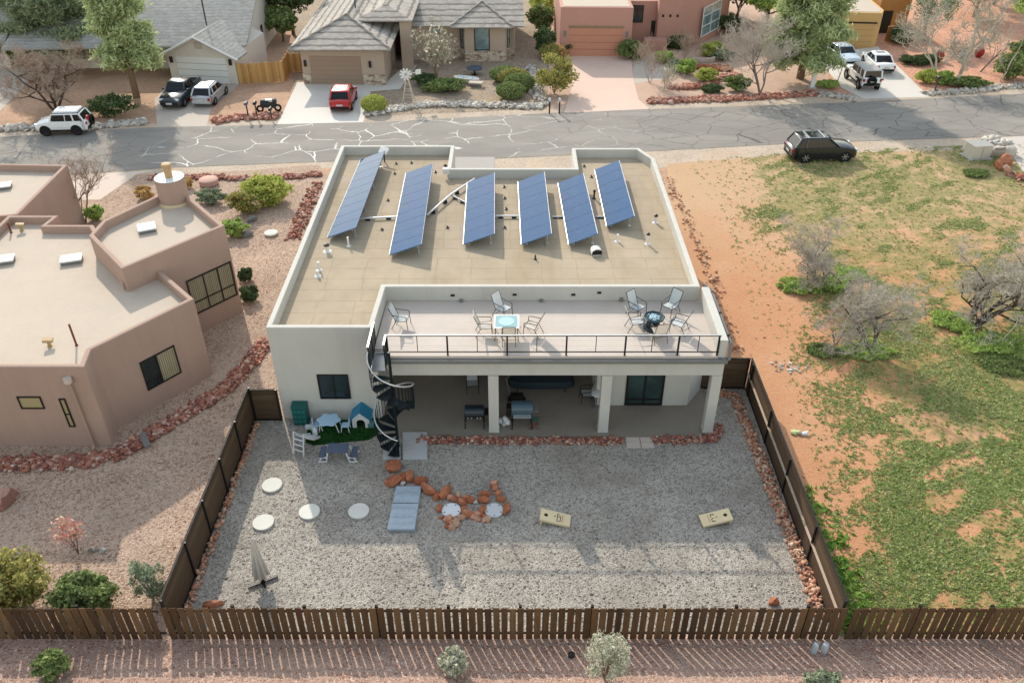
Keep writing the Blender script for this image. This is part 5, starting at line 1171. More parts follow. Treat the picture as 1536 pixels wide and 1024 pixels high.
black = PAINT('paint_black', (34, 36, 42), .18); white = PAINT('paint_white', (236, 238, 240), .25); redp = PAINT('paint_red', (180, 36, 38), .22); silver = PAINT('paint_silver', (178, 182, 188), .25, .5); ltb = PAINT('paint_pale_blue', (196, 212, 228), .25); char = PAINT('paint_charcoal', (52, 60, 68), .22)
t, S, D = car('parked_suv', 'black three-row sport utility parked on the dirt verge near side of the road', dict(wb=2.95, fo=.9, ro=1.05, W=1.98, belt=1.15, hood=1.12, roof=1.78, tr=.41, a=(.95, .15), d=(-2.35, -1.95), cpil=.75, noseh=.9, roofm=None), (1206, 244.5), (1265.5, 242.8), -1, black)
for s in (1, -1): MB().tube([(.0, s*.68, 1.82), (-1.7, s*.68, 1.82)], .025, 5).build('roof_rail', MT['alu'], t, world=False)
for x in (-.25, -1.4): MB().box(x-.05, x+.05, -.68, .68, 1.83, 1.86).build('cross_bar', MT['alu'], t, world=False)
MB().box(-1.2, -.1, -.5, .5, 1.797, 1.802).build('sunroof', MT['glass_car'], t, world=False)
MB().box(D[1]-.05, D[1]+.0, -.8, .8, 1.0, 1.04).build('tail_trim', MT['alu'], t, world=False)
t, S, D = car('parked_suv', 'white boxy off-roader with a roof rack parked on the far left of the road', dict(wb=2.69, fo=.85, ro=1.0, W=1.9, gc=.42, belt=1.28, hood=1.2, roof=1.86, tr=.43, a=(.75, .5), d=(-2.15, -1.85), cpil=.85, noseh=1.0, rim=rimd, tumble=.86), (117, 203.8), (71.4, 205), 1, white)
t.scale = (.88, .92, .92); b = MB(); b.box(-1.75, .42, -.7, .7, 1.9, 1.98).box(-1.7, .36, -.64, .64, 1.98, 2.04); b.build('roof_tent', white, t, world=False, bevel=.06)
MB().box(-1.8, .46, -.74, .74, 1.86, 1.899).build('roof_rack', trim, t, world=False)
MB(Matrix.Translation((D[1]-.12, -.1, 1.05)) @ Matrix.Rotation(math.pi/2, 4, 'Y')).lathe((0, 0, -.12), [(.2, 0), (.4, 0), (.43, .05), (.43, .2), (.3, .24), (0, .24)], 20, False).build('spare_wheel', MT['rubber'], t, world=False, smooth=40)
MB().ob((D[1]-.06, .5, 1.42), (.18, .32, .34)).build('fuel_can', redp, t, world=False, bevel=.04)
t, S, D = car('pickup_truck', 'black pickup truck facing the road in front of the white garage', dict(wb=3.1, fo=.95, ro=1.2, W=1.9, gc=.36, belt=1.16, hood=1.1, roof=1.78, tr=.40, a=(.95, .5), d=(-.95, -.7), noseh=.92, cpil=None), (303, 138), (272, 165.5), 1, char, None, 'pickup')
MB().box(-2.55, -1.1, -.72, .72, 1.165, 1.19).build('cargo_bed', trim, t, world=False)
for s in (1, -1): MB().box(-2.6, -1.05, s*.82-.07, s*.82+.07, 1.14, 1.24).build('bed_wall', char, t, world=False, bevel=.02)
MB().box(D[0]-.02, D[0]+.045, -.26, .26, .5, .64).build('front_plate', plate, t, world=False)
t, S, D = car('parked_wagon', 'silver wagon parked tail to the road beside the black pickup', dict(wb=2.68, fo=.9, ro=.95, W=1.8, belt=.98, roof=1.52, tr=.34, hood=.95, a=(1.0, .25), d=(-2.05, -1.6), cpil=.7, bump=None or silver), (323, 157), (338.5, 142), -1, silver)
for s in (1, -1): MB().tube([(.1, s*.62, 1.55), (-1.4, s*.62, 1.55)], .025, 5).build('roof_rail', trim, t, world=False)
t, S, D = car('parked_suv', 'small red crossover parked nose-in on the pale driveway', dict(wb=2.6, fo=.85, ro=.85, W=1.84, belt=1.08, roof=1.66, tr=.37, hood=1.0, a=(.9, .3), d=(-1.85, -1.45), cpil=.6, noseh=.85), (527, 167), (534.5, 148), -1, redp)
MB().box(-1.25, -.0, -.5, .5, 1.675, 1.682).build('sunroof', white, t, world=False)
t, S, D = car('parked_jeep', 'white boxy four-door off-roader with rear spare wheel on the yellow house driveway', dict(wb=2.95, fo=.65, ro=.75, W=1.8, gc=.45, belt=1.25, hood=1.22, roof=1.85, tr=.43, a=(.7, .45), d=(-2.1, -2.0), cpil=.75, noseh=1.1, tumble=.88, roofm=M('hard_top_grey', (186, 182, 180), .6, .05)), (1289, 136.5), (1266.8, 116.5), 1, white)
for x in (D[0]-.65, D[1]+.75):
    for s in (1, -1): MB().box(x-.55, x+.55, s*.98-.16, s*.98+.1, .93, 1.0).build('wheel_flare', trim, t, world=False, bevel=.03)
MB(Matrix.Translation((D[1]-.15, .1, 1.0)) @ Matrix.Rotation(math.pi/2, 4, 'Y')).lathe((0, 0, -.13), [(.2, 0), (.38, 0), (.42, .05), (.42, .2), (.3, .26), (0, .26)], 20, False).build('spare_wheel', MT['rubber'], t, world=False, smooth=40)
t, S, D = car('parked_sedan', 'white sedan parked nose-in nearest the yellow house wall', dict(wb=2.8, fo=.9, ro=1.05, W=1.84, belt=.96, roof=1.46, tr=.34, hood=.9, a=(1.05, .35), d=(-1.75, -.95), deck=.98, noseh=.74), (1338, 111.5), (1317, 92), -1, white)
MB().box(-.45, .15, -.42, .42, 1.474, 1.48).build('sunroof', MT['glass_car'], t, world=False)
t, S, D = car('parked_sedan', 'pale blue-white sedan facing the road on the yellow house driveway', dict(wb=2.7, fo=.9, ro=1.0, W=1.8, belt=.96, roof=1.46, tr=.34, hood=.9, a=(1.05, .3), d=(-1.75, -1.0), deck=.98, noseh=.74), (1243.5, 87), (1257, 96), -1, ltb)
q = P(404, 168); t = thing('motorcycle', 'black and white motorcycle under a cover beside the mailboxes', 'motorcycle', q, R_(10))
b = MB(); b.ob((0, 0, .62), (1.3, .42, .5), 0, R_(6)).ob((-.25, 0, .95), (.7, .38, .25)).ob((.55, 0, .85), (.35, .5, .5)); b.build('body', M('bike_cover', (60, 64, 66), .6, .2, 3), t, world=False, bevel=.12)
MB().ob((.1, 0, 1.02), (.6, .36, .12)).build('seat', MT['plastic_white'], t, world=False, bevel=.05)
MB().tube([(.5, -.4, 1.1), (.62, 0, 1.05), (.5, .4, 1.1)], .025, 5).build('handlebar', dm, t, world=False)
for x in (-.7, .75): MB(Matrix.Translation((x, 0, .31)) @ Matrix.Rotation(math.pi/2, 4, 'X')).lathe((0, 0, -.06), [(.16, 0), (.31, 0), (.31, .12), (.16, .12)], 16, False).build('wheel', MT['rubber'], t, world=False)
# ---------------------------------------------------------------- houses across the street
def g2(px, py): return tuple(P(px, py))[:2]
def tiles(nm, c, row, dark, var=.14):
    n = N(nm); sx = n.n('SeparateXYZ'); n.l(n.pos(), sx.inputs[0])
    zz = n.math('DIVIDE', n.math('ADD', sx.outputs[2], n.math('MULTIPLY', n.noise(1.2, 3), row*.5)), row); q = n.math('FRACT', zz)
    v = n.n('TexVoronoi'); v.inputs['Scale'].default_value = 2.6; n.l(n.scalev((1, 1, 2.4)), v.inputs['Vector']); s = n.n('SeparateColor'); n.l(v.outputs['Color'], s.inputs[0])
    cc = lin(c); base = n.ramp(n.math('ADD', n.math('MULTIPLY', s.outputs[0], .6), n.math('MULTIPLY', n.noise(.5, 5), .4)), [(.2, sh(cc, 1-var)), (.8, sh(cc, 1+var))])
    base = n.mix(n.ramp(q, [(0, dark), (.22, dark*.8), (.34, 0.)]), base, sh(cc, .35))
    return n.out(base, .9, n.math('ADD', q, n.math('MULTIPLY', s.outputs[1], .4)), .8, .06, 0, .15)
shingle = tiles('shingle_grey', (172, 170, 166), .16, .25); ctile = tiles('concrete_tile', (182, 174, 166), .3, .85)
def slab_roof(mb, pts, th=.14):
    """a roof plane given by its upper outline, with thickness below"""
    n = len(pts); vs = [tuple(p) for p in pts]+[(p[0], p[1], p[2]-th) for p in pts]
    mb.add(vs, [tuple(range(n)), tuple(range(2*n-1, n-1, -1))]+[(i, n+i, n+(i+1) % n, (i+1) % n) for i in range(n)])
# --- white house with gabled garage
wh = thing('white_house', 'white house with big grey shingle roof and gabled two-car garage', 'house', P(300, 110)); crw = M('white_siding', (224, 216, 206), .8, .06, .8, .2, 40)
A = Vector(g2(259, 121)+(0,)); B = Vector(g2(358, 126)+(0,)); e = (B-A).normalized(); nb = Vector((-e.y, e.x, 0)); L = (B-A).length; dp = 7.
hw_ = 2.65; ap = 4.2
def lp(s, d, z): v = A+e*s+nb*d; return (v.x, v.y, z)
b = MB(); f = [(0, 0), (L, 0), (L, hw_), (L/2, ap-.15), (0, hw_)]; b.add([lp(s, 0, z) for s, z in f]+[lp(s, dp, z) for s, z in f], [tuple(range(5)), tuple(range(9, 4, -1))]+[(i, 5+i, 5+(i+1) % 5, (i+1) % 5) for i in range(5)]); b.build('wall', crw, wh)
b = MB(); slab_roof(b, [lp(-.6, -.6, hw_-.22), lp(L/2, -.6, ap), lp(L/2, dp, ap), lp(-.6, dp, hw_-.22)]); slab_roof(b, [lp(L+.6, -.6, hw_-.22), lp(L+.6, 1.5, hw_-.22), lp(L/2, dp, ap), lp(L/2, -.6, ap)]); b.build('garage_roof', shingle, wh)
b = MB(); b.tube([lp(-.62, -.63, hw_-.32), lp(L/2, -.63, ap-.04)], .11, 4).tube([lp(L/2, -.63, ap-.04), lp(L+.62, -.63, hw_-.32)], .11, 4); b.build('fascia', MT['white'], wh)
W = wall_m(A, B)
gd = MB(W); gd.box(L*.13, L*.87, 0, .04, 0, 2.25); go = gd.build('garage_door', MT['white'], wh)
for k in range(1, 4): MB(W).box(L*.13, L*.87, .041, .05, 2.25*k/4-.015, 2.25*k/4+.015).build('panel_seam', MT['gutter'], go)
MB(W).box(L/2-.35, L/2+.35, 0, .05, 3.0, 3.6).build('gable_vent', M('vent_beige', (196, 186, 174), .7), wh)
for s in (.06, .94): MB(W).box(L*s-.12, L*s+.12, 0, .2, 1.7, 2.2).build('wall_lantern', dm, wh)
# main block behind: eave toward the street, gable wall to the right
mz = 2.8; y0, ym, y1 = 77.2, 86.5, 96.; ex0 = -46.; xr_ = -24.6; rzz = mz+(ym-y0)*.31
b = MB(); b.prism([(ex0+.8, 80.6), (-30.8, 80.6), (-30.8, 77.4), (-25.2, 77.4), (-24.75, 78.6), (xr_-.7, y1-.8), (ex0+.8, y1-.8)], 0, mz); b.add([(xr_-.2, y0+1.6, mz), (xr_-.7, y1-.8, mz), (xr_-.45, ym, rzz-.3), (xr_-.6, y0+1.6, mz), (xr_-1.1, y1-.8, mz), (xr_-.85, ym, rzz-.3)], [(0, 1, 2), (5, 4, 3), (0, 2, 5, 3), (1, 4, 5, 2)]); b.build('wall', crw, wh)
b = MB(); slab_roof(b, [(ex0, y0-.2, mz), (-24.2, y0+1.0, mz+.02), (-24.7, ym, rzz), (ex0, ym, rzz)]); slab_roof(b, [(ex0, y1, mz), (ex0, ym, rzz), (-24.7, ym, rzz), (-25.2, y1, mz)]); b.build('main_roof', shingle, wh)
q = P(308, 28, 4.9); MB().tube([q-Vector((0, 0, .6)), q+Vector((0, 0, 1.7))], .06, 6).build('flue', dm, wh)
for s, ww in ((3.2, .8), (8.0, .7), (11.5, .9)):
    window(wh, (-24.75, 78.6), (xr_-.7, y1-.8), (s-ww/2, 2.4), (s+ww/2, 1.0), MT['dark_metal'], MT['glass'], px=False)
b = MB(); b.box(-36.6, -35.5, 80.5, 80.598, .0, 2.1); b.build('entry_door', M('door_orange', (150, 104, 60), .6), wh)
# --- grey house at the far left edge
lh = thing('grey_house', 'pale house with a grey roof cut by the top left corner', 'house', P(-20, 100)); A0, B0 = g2(-140, 96), g2(18, 102)
b = MB(); b.prism([A0, B0, (B0[0]-1.0, B0[1]+12), (A0[0], A0[1]+12)], 0, 2.8); b.build('wall', crw, lh)
b = MB(); slab_roof(b, [(A0[0]-.5, A0[1]-.7, 2.65), (B0[0]+.6, B0[1]-.7, 2.65), (B0[0]+.2, B0[1]+6, 5.6), (A0[0]-.5, A0[1]+6, 5.6)]); slab_roof(b, [(A0[0]-.5, A0[1]+13, 2.65), (A0[0]-.5, A0[1]+6, 5.6), (B0[0]+.2, B0[1]+6, 5.6), (B0[0]-.2, B0[1]+13, 2.65)]); b.build('roof', shingle, lh)
W = wall_m(A0, B0); Lh = (Vector(B0)-Vector(A0)).length; MB(W).box(Lh-4.2, Lh-.9, 0, .05, 0, 2.3).build('garage_door', MT['white'], lh)
# --- tan house with tiled hip roofs
th = thing('tan_house', 'tan house with tiled hip roofs, stone base and bay window', 'house', P(610, 100)); tanw = M('tan_stucco', (190, 170, 154), .85, .07, .8, .2, 40)
def stone_mat():
    n = N('ledge_stone'); v = n.n('TexVoronoi'); v.inputs['Scale'].default_value = 3.2; n.l(n.scalev((1, 1, 2.0)), v.inputs['Vector']); s = n.n('SeparateColor'); n.l(v.outputs['Color'], s.inputs[0])
    col = n.ramp(s.outputs[0], [(.1, lin((150, 128, 112))), (.5, lin((196, 176, 158))), (.9, lin((216, 200, 184)))]); return n.out(col, .9, v.outputs['Distance'], 1., .08, 0, .1)
stone = stone_mat()
A, B = g2(457, 126), g2(579, 128); gz = 3.38; Ax, Ay = A; Bx, By = B
MB().prism([A, B, (Bx, By+12), (Ax, Ay+12)], 0, gz-.13).build('garage_wall', tanw, th)
ov = .75; ex0, ex1, ey = Ax-ov, Bx+ov, min(Ay, By)-ov; apz = gz+1.62; axm = (ex0+ex1)/2; apy = 80.1
b = MB(); slab_roof(b, [(ex0, ey, gz), (ex1, ey, gz), (axm, apy, apz)], .12); b.build('hip_roof', ctile, th)
b = MB(); slab_roof(b, [(ex0, ey+.02, gz), (axm, apy, apz), (axm, apy+16, apz), (ex0, ey+22, gz)], .12); slab_roof(b, [(ex1, ey+.02, gz), (ex1, ey+22, gz), (axm, apy+16, apz), (axm, apy, apz)], .12); b.build('hip_roof', ctile, th)
hip = MB(); hip.tube([(ex0, ey, gz+.03), (axm, apy, apz+.05), (ex1, ey, gz+.03)], .13, 5).tube([(axm, apy, apz+.05), (axm, apy+16, apz+.05)], .13, 5); hip.build('ridge_tiles', ctile, th)
W = wall_m(A, B); Lg = (Vector(B)-Vector(A)).length
gd = MB(W).box(Lg*.10, Lg*.72, 0, .05, 0, HT(500, 125, 83)).build('garage_door', M('door_taupe', (164, 140, 122), .6, .05), th)
for k in range(1, 6): MB(W).box(Lg*.10, Lg*.72, .051, .06, .42*k, .42*k+.02).build('panel_seam', MT['gutter'], gd)
MB(W).box(-.03, Lg*.095, 0, .08, 0, .9).build('stone_base', stone, th); MB(W).box(Lg*.735, Lg+.03, 0, .08, 0, .95).build('stone_base', stone, th)
for s in (.045, .83): MB(W).box(Lg*s-.1, Lg*s+.1, 0, .18, 1.6, 2.15).build('wall_lantern', dm, th)
# entry recess and porch
ry = g2(700, 88)[1]; pyc = g2(612, 104)[1]; pc = g2(612, 105); pz = 4.5
MB().box(Bx+.02, P(622, 92).x, ry+1.2, ry+9, 0, 3.4).build('entry_wall', tanw, th)
MB().box(pc[0]-.5, pc[0]+.5, pc[1], pc[1]+.95, 0, pz).build('porch_column', tanw, th)
MB().box(Bx+1.0, Bx+1.7, ry-1.0, ry-.3, 0, pz).build('porch_column', tanw, th)
px0, px1 = P(560, 50).x+.4, pc[0]+.75; qz = 4.62
b = MB(); cx_ = (px0+px1)/2; slab_roof(b, [(px0, pc[1]-.4, qz), (px1, pc[1]-.4, qz), (cx_, pc[1]+2.2, qz+.8)], .12); slab_roof(b, [(px0, pc[1]-.38, qz), (cx_, pc[1]+2.2, qz+.8), (cx_, pc[1]+12, qz+.8), (px0, pc[1]+12, qz)], .12); slab_roof(b, [(px1, pc[1]-.38, qz), (px1, pc[1]+12, qz), (cx_, pc[1]+12, qz+.8), (cx_, pc[1]+2.2, qz+.8)], .12); b.build('porch_roof', ctile, th)
MB().box(P(590, 90).x, P(606, 90).x, ry+1.1, ry+1.18, .02, 2.6).build('entry_door', M('door_dark', (70, 40, 36), .5), th)
MB().box(P(582, 90).x, P(588, 90).x, ry+1.1, ry+1.17, .6, 2.5).build('side_light', MT['glass'], th)
# right wing with bay
C0, C1 = g2(620, 90), g2(771, 86); wz = 3.3
bay = [g2(690, 86.5), g2(698, 92), g2(758, 91), g2(766, 85)]
MB().prism([C0]+bay[:1]+[(bay[1])]+[bay[2]]+[bay[3]]+[C1, (C1[0]+.3, C1[1]+11), (C0[0], C0[1]+11)], 0, wz).build('wall', tanw, th)
MB().prism([g2(664, 89.7)]+[(x, y-.12) for x, y in bay]+[(C1[0]+.1, C1[1]-.12), (C1[0]+.1, C1[1]+.3), g2(664, 86)], 0, .95).build('stone_base', stone, th)
window(th, C0, C1, (642, 38), (661, 66), MT['dark_metal'], MT['glass_sky'], (), (.55,), .07)
window(th, bay[1], bay[2], (711, 42), (735, 86), MT['dark_metal'], MT['glass_sky'], (), (.26,), .08)
for a_, b__ in ((bay[0], bay[1]), (bay[2], bay[3])):
    Lb = (Vector(b__)-Vector(a_)).length; window(th, a_, b__, (Lb*.3, 3.0), (Lb*.75, 1.1), MT['dark_metal'], MT['glass_sky'], (), (.4,), .06, px=False)
rx0, rx1, rey = px1-.6, C1[0]+1.0, 82.7; rz_ = wz+.02; ryy = rey+6.5
b = MB(); slab_roof(b, [(rx0, rey, rz_), (rx1, rey, rz_), (rx1-.2, ryy, rz_+2.1), (rx0, ryy, rz_+2.1)], .12); slab_roof(b, [(rx0, ryy+7, rz_), (rx0, ryy, rz_+2.1), (rx1-.2, ryy, rz_+2.1), (rx1, ryy+7, rz_)], .12); b.build('main_roof', ctile, th)
bx0, bx1, by = P(682, 88).x-.3, P(765, 88).x+.3, bay[1][1]-.7; bm = (bx0+bx1)/2
b = MB(); slab_roof(b, [(bx0, by, rz_+.06), (bx1, by, rz_+.06), (bm, by+4.0, rz_+1.4)], .12); slab_roof(b, [(bx0, by+.01, rz_+.06), (bm, by+4.0, rz_+1.4), (bm, by+7, rz_+1.4), (bx0, by+7, rz_+.3)], .12); slab_roof(b, [(bx1, by+.01, rz_+.06), (bx1, by+7, rz_+.3), (bm, by+7, rz_+1.4), (bm, by+4.0, rz_+1.4)], .12); b.build('bay_roof', ctile, th)
hip = MB(); hip.tube([(bx0, by, rz_+.09), (bm, by+4.0, rz_+1.45), (bx1, by, rz_+.09)], .12, 5); hip.build('ridge_tiles', ctile, th)
for px, lab in ((533, 'pipe'), (545, 'pipe')):
    q = Vector((P(px, 20, 4.5).x, apy+3+(px-533)*.25, gz+1.5)); MB().tube([q, q+Vector((0, 0, 1.6)), q+Vector((.3, 0, 1.7))], .06, 6).build('roof_flue', dm, th)
# --- pink house
ph = thing('pink_house', 'pink stucco flat-roofed house with salmon garage door', 'house', P(940, 80)); pk = M('pink_stucco', (198, 150, 136), .85, .06, .8, .2, 40)
A, B = g2(839, 84), g2(945, 85); pz_ = HT(839, 84, 11)
MB().prism([A, B, (B[0], B[1]+11), (A[0]-.2, A[1]+11)], 0, pz_).build('garage_wall', pk, ph, bevel=.05)
MB().prism(inset([A, B, (B[0], B[1]+11), (A[0]-.2, A[1]+11)], .3), pz_+.002, pz_+.03).build('roof', adr, ph)
W = wall_m(A, B); Lp = (Vector(B)-Vector(A)).length
gd = MB(W).box(Lp*.13, Lp*.87, 0, .04, 0, HT(890, 84, 42)).build('garage_door', M('salmon_door', (204, 144, 120), .6, .05), ph); dz_ = HT(890, 84, 42)
for k in range(1, 4): MB(W).box(Lp*.13, Lp*.87, .041, .05, dz_*k/4-.015, dz_*k/4+.015).build('panel_seam', M('seam_salmon', (150, 96, 76), .7), gd)
MB(W).box(Lp*.12, Lp*.88, 0, .1, dz_+.02, dz_+.2).build('door_lintel', M('lintel', (150, 130, 100), .8, .3, 4), ph)
for s in (.07, .93): MB(W).box(Lp*s-.09, Lp*s+.09, 0, .14, 1.9, 2.4).build('wall_lantern', MT['gutter'], ph)
bx = B[0]; yb = g2(960, 66)[1]
MB().prism([(bx+.01, yb), g2(982, 66), (g2(982, 66)[0], yb+8), (bx+.01, yb+8)], 0, pz_-.4).build('entry_wall', pk, ph)
window(ph, (bx, yb), g2(982, 66), (948, 8), (964, 34), MT['dark_metal'], MT['glass'], (.5,), (), .06)
MB().box(P(974, 66).x, P(981, 66).x, yb-.03, yb-.001, 0, 2.3).build('entry_door', dm, ph)
D0, D1, D2, D3 = g2(983, 72), g2(1016, 72), g2(1054, 64), g2(1089, 44)
MB().prism([D0, D1, D2, D3, (D3[0]+1, D3[1]+10), (D0[0], D0[1]+14)], 0, pz_+.5).build('wall', pk, ph, bevel=.06)
MB().prism([(D0[0]-1.2, D0[1]-1.4), (D0[0]+.9, D0[1]-1.4), (D0[0]+.9, D0[1]-.02), (D0[0]-1.2, D0[1]-.02)], 0, 1.1).build('low_wall', pk, ph)
window(ph, D2, D3, (1056, 12), (1077, 42), MT['white'], MT['glass_sky'], (.5,), (.35, .7), .09)
W = wall_m(D0, D1)
for s in (.12, .36, .6): MB(W).box(s*3, s*3+.22, 0, .03, 3.0, 3.25).build('wall_niche', dm, ph)
# --- yellow house
yh = thing('yellow_house', 'ochre stucco flat-roofed house behind the three parked cars', 'house', P(1290, 70)); yk = M('ochre_stucco', (222, 182, 122), .85, .06, .8, .2, 40)
A, B, Cc = g2(1228, 70), g2(1311, 72), g2(1320, 66); yz = HT(1311, 72, 20)
yp = [A, B, (B[0]+.6, B[1]+1.2), (B[0]+1.2, B[1]+12), (A[0], A[1]+12)]
MB().prism(yp, 0, yz).build('wall', yk, yh, bevel=.06)
MB().prism(inset(yp, .3), yz+.002, yz+.03).build('roof', adr, yh)
W = wall_m(A, B); Ly = (Vector(B)-Vector(A)).length
gd = MB(W).box(Ly*.14, Ly*.93, 0, .04, 0, 2.35).build('garage_door', M('ochre_door', (214, 174, 118), .6, .05), yh); MB(W).box(Ly*.12, Ly*.95, 0, .12, 2.37, 2.5).build('door_lintel', dm, yh)
for k in range(1, 4): MB(W).box(Ly*.14, Ly*.93, .041, .05, .58*k, .58*k+.02).build('panel_seam', M('seam_ochre', (150, 110, 60), .7), gd)
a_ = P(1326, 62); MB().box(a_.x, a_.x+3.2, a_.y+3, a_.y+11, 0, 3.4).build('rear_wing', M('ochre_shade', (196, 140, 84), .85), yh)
MB().box(a_.x+.2, a_.x+1.5, a_.y+2.95, a_.y+2.998, 0, 2.3).build('entry_door', dm, yh)
MB().box(a_.x+.1, a_.x+2.2, a_.y-.1, a_.y+.1, 0, 1.5).build('courtyard_gate', M('gate_wood', (176, 126, 70), .8, .1), yh)
# --- wooden fences
wood = ISL('cedar_boards', [(214, 174, 118), (188, 140, 80), (216, 176, 116), (170, 122, 70)], .8, .15, 4, .78, 0, .3, (4, 4, .6))
def plank_fence(lab, A, B, h):
    A, B = Vector(A), Vector(B); L = (B-A).length; t = thing('plank_fence', lab, 'fence', ((A.x+B.x)/2, (A.y+B.y)/2, 0)); W = wall_m(A, B); b = MB(W); rr = random.Random(int(L*100)); s = 0
    while s < L-.1: b.box(s, s+.14, 0, .03, .02, h+rr.uniform(-.03, .03)); s += .155
    b.build('planks', wood, t); MB(W).box(0, L, -.05, -.001, .4, .5).build('rail', wood, t); MB(W).box(0, L, -.05, -.001, h-.4, h-.3).build('rail', wood, t)
    for f in (0, .33, .66, 1): MB(W).box(L*f-.05, L*f+.05, -.16, -.051, 0, h+.05).build('post', wood, t)
plank_fence('golden plank fence right of the white garage', g2(360, 126), g2(426, 123), 1.8)
plank_fence('short golden plank fence between the white and tan houses', g2(427, 122), g2(436, 106), 1.8)
plank_fence('golden plank gate against the tan garage corner', g2(437, 108), g2(456, 108), 1.7)
# ---------------------------------------------------------------- street furniture
def mailbox(px, py, lab, h=1.15, mat=None, r=.02, rz=0):
    q = P(px, py); t = thing('mailbox', lab, 'mailbox', q, rz); MB().box(-.045, .045, -.045, .045, -.05, h).build('post', MT['bark_dark'] if mat is None else dm, t, world=False)
    o = MB().lathe((0, 0, -.25), [(.0, 0), (.12, 0), (.12, .5), (0, .5)], 14, False).build('box', mat or dm, t, world=False, smooth=50); o.matrix_local = Matrix.Translation((0, 0, h+.13)) @ Matrix.Rotation(math.pi/2, 4, 'X'); MB().box(-.1, .1, -.22, .22, h+.002, h+.12).build('box_floor', mat or dm, t, world=False)
slate = M('mailbox_slate', (96, 104, 130), .5)
mailbox(373, 178, 'slate blue mailbox at the left of the red rock edging by the road', mat=slate); mailbox(386, 177, 'dark mailbox with rounded top in the middle of the three by the red rocks'); mailbox(408, 180, 'dark mailbox at the right end of the red rocks nearest the pale driveway', .8)
for px, lab in ((824, 'left one of two thin dark lamp posts beside the pink driveway'), (839, 'right one of two thin dark lamp posts, at the edge of the pink driveway')):
    q = P(px, 171); h = HT(px, 171, 148); t = thing('post_light', lab, 'lamp post', q, 0, 'pair of lamp posts by the pink driveway'); MB().tube([q, q+Vector((0, 0, h-.25))], .06, 8).build('post', dm, t); b = MB(); b.lathe((q.x, q.y, h-.249), [(.07, 0), (.11, .05), (.11, .24), (.04, .3)], 10); b.build('lantern', MT['plastic_white'], t, smooth=40)
mailbox(1401, 140, 'dark mailbox on a wooden post by the flower bed on the right', 1.3)
q = P(1218, 132); t = thing('utility_post', 'white utility post on the verge below the pine', 'post', q); MB().box(q.x-.18, q.x+.18, q.y-.12, q.y+.12, 0, 1.35).build('post', MT['white'], t, bevel=.03); MB().box(q.x-.3, q.x+.3, q.y-.3, q.y+.3, 0, .1).build('base', MT['paver'], t)
q = P(1465, 236); t = thing('utility_box', 'beige metal utility box at the edge of the dirt lot', 'utility box', q, R_(8)); b = MB(); b.box(-.75, .75, -.45, .65, .06, 1.0); b.build('cabinet', M('utility_beige', (214, 204, 190), .6, .06), t, world=False, bevel=.03); MB().box(-.78, .78, -.48, .68, 1.0, 1.06).build('lid', M('utility_lid', (226, 216, 202), .6, .05), t, world=False, bevel=.02); MB().box(-.9, .9, -.6, .8, 0, .06).build('pad', MT['paver'], t, world=False); MB().box(-.02, .02, -.455, -.45, .1, .95).build('door_seam', MT['gutter'], t, world=False)
# windmill ornament
q = P(613, 154); h = HT(613, 154, 116); t = thing('windmill', 'white garden windmill with a lattice tower beside the pale driveway', 'windmill', q); b = MB()
for a, c in ((-1, -1), (1, -1), (1, 1), (-1, 1)): b.tube([q+Vector((a*.5, c*.5, 0)), q+Vector((a*.08, c*.08, h))], .035, 4)
for z in (.25, .5, .75):
    w_ = .5-.42*z; k = [q+Vector((a*w_, c*w_, h*z)) for a, c in ((-1, -1), (1, -1), (1, 1), (-1, 1))]
    for i in range(4): b.tube([k[i], k[(i+1) % 4]], .022, 4)
b.build('tower', M('windmill_cream', (214, 204, 184), .7), t)
b = MB(); c_ = q+Vector((-.05, -.25, h+.3))
for k in range(10): a = .6283*k; b.ob(c_+Vector((.32*math.cos(a), 0, .32*math.sin(a))), (.4, .02, .15), R_(20), -a, 0)
b.build('fan', MT['white'], t); b = MB(); b.tube([c_, c_+Vector((.9, .5, .05))], .03, 4); b.ob(c_+Vector((1.0, .55, .05)), (.5, .03, .4), 0, 0, R_(30)); b.build('tail', MT['white'], t)
# things in the tan house yard
q = P(700, 124); t = thing('garden_bench', 'white and blue rowing-boat ornament among the tan house shrubs', 'ornament', q, R_(-20)); b = MB(); sec = [(-1.2, .05), (-.8, .34), (0, .42), (.8, .34), (1.2, .05)]; vs = []
for x, w_ in sec: vs += [(x, -w_, .5), (x, -w_*.5, .12), (x, w_*.5, .12), (x, w_, .5)]
b.add(vs, [(i*4+j, (i+1)*4+j, (i+1)*4+j+1, i*4+j+1) for i in range(4) for j in range(3)]); o = b.build('hull', MT['white'], t, world=False); o.modifiers.new('s', 'SOLIDIFY').thickness = .05
for x in (-.5, .4): MB().box(x-.12, x+.12, -.36, .36, .4, .44).build('thwart', M('boat_blue', (120, 158, 190), .6) if x < 0 else bpy.data.materials['boat_blue'], t, world=False)
q = P(712, 112); t = thing('garden_table', 'dark blue low round garden table near the bay window', 'table', q); MB().lathe(q, [(.7, .55), (.75, .58), (.75, .64), (0, .65)], 18, False).build('tabletop', M('table_navy', (62, 76, 96), .6), t); MB().lathe(q, [(.3, 0), (.08, .06), (.08, .56)], 12).build('pedestal', dm, t)
q = P(714, 130); t = thing('bird_bath', 'pale stone slab ornament in front of the boat ornament', 'ornament', q); MB().ob((q.x, q.y, .35), (1.3, .6, .14), 0, 0, R_(-10)).build('slab', MT['paver_pink'], t, bevel=.04); MB().ob((q.x, q.y, .14), (.8, .4, .28), 0, 0, R_(-10)).build('base', MT['gutter'], t, bevel=.04)
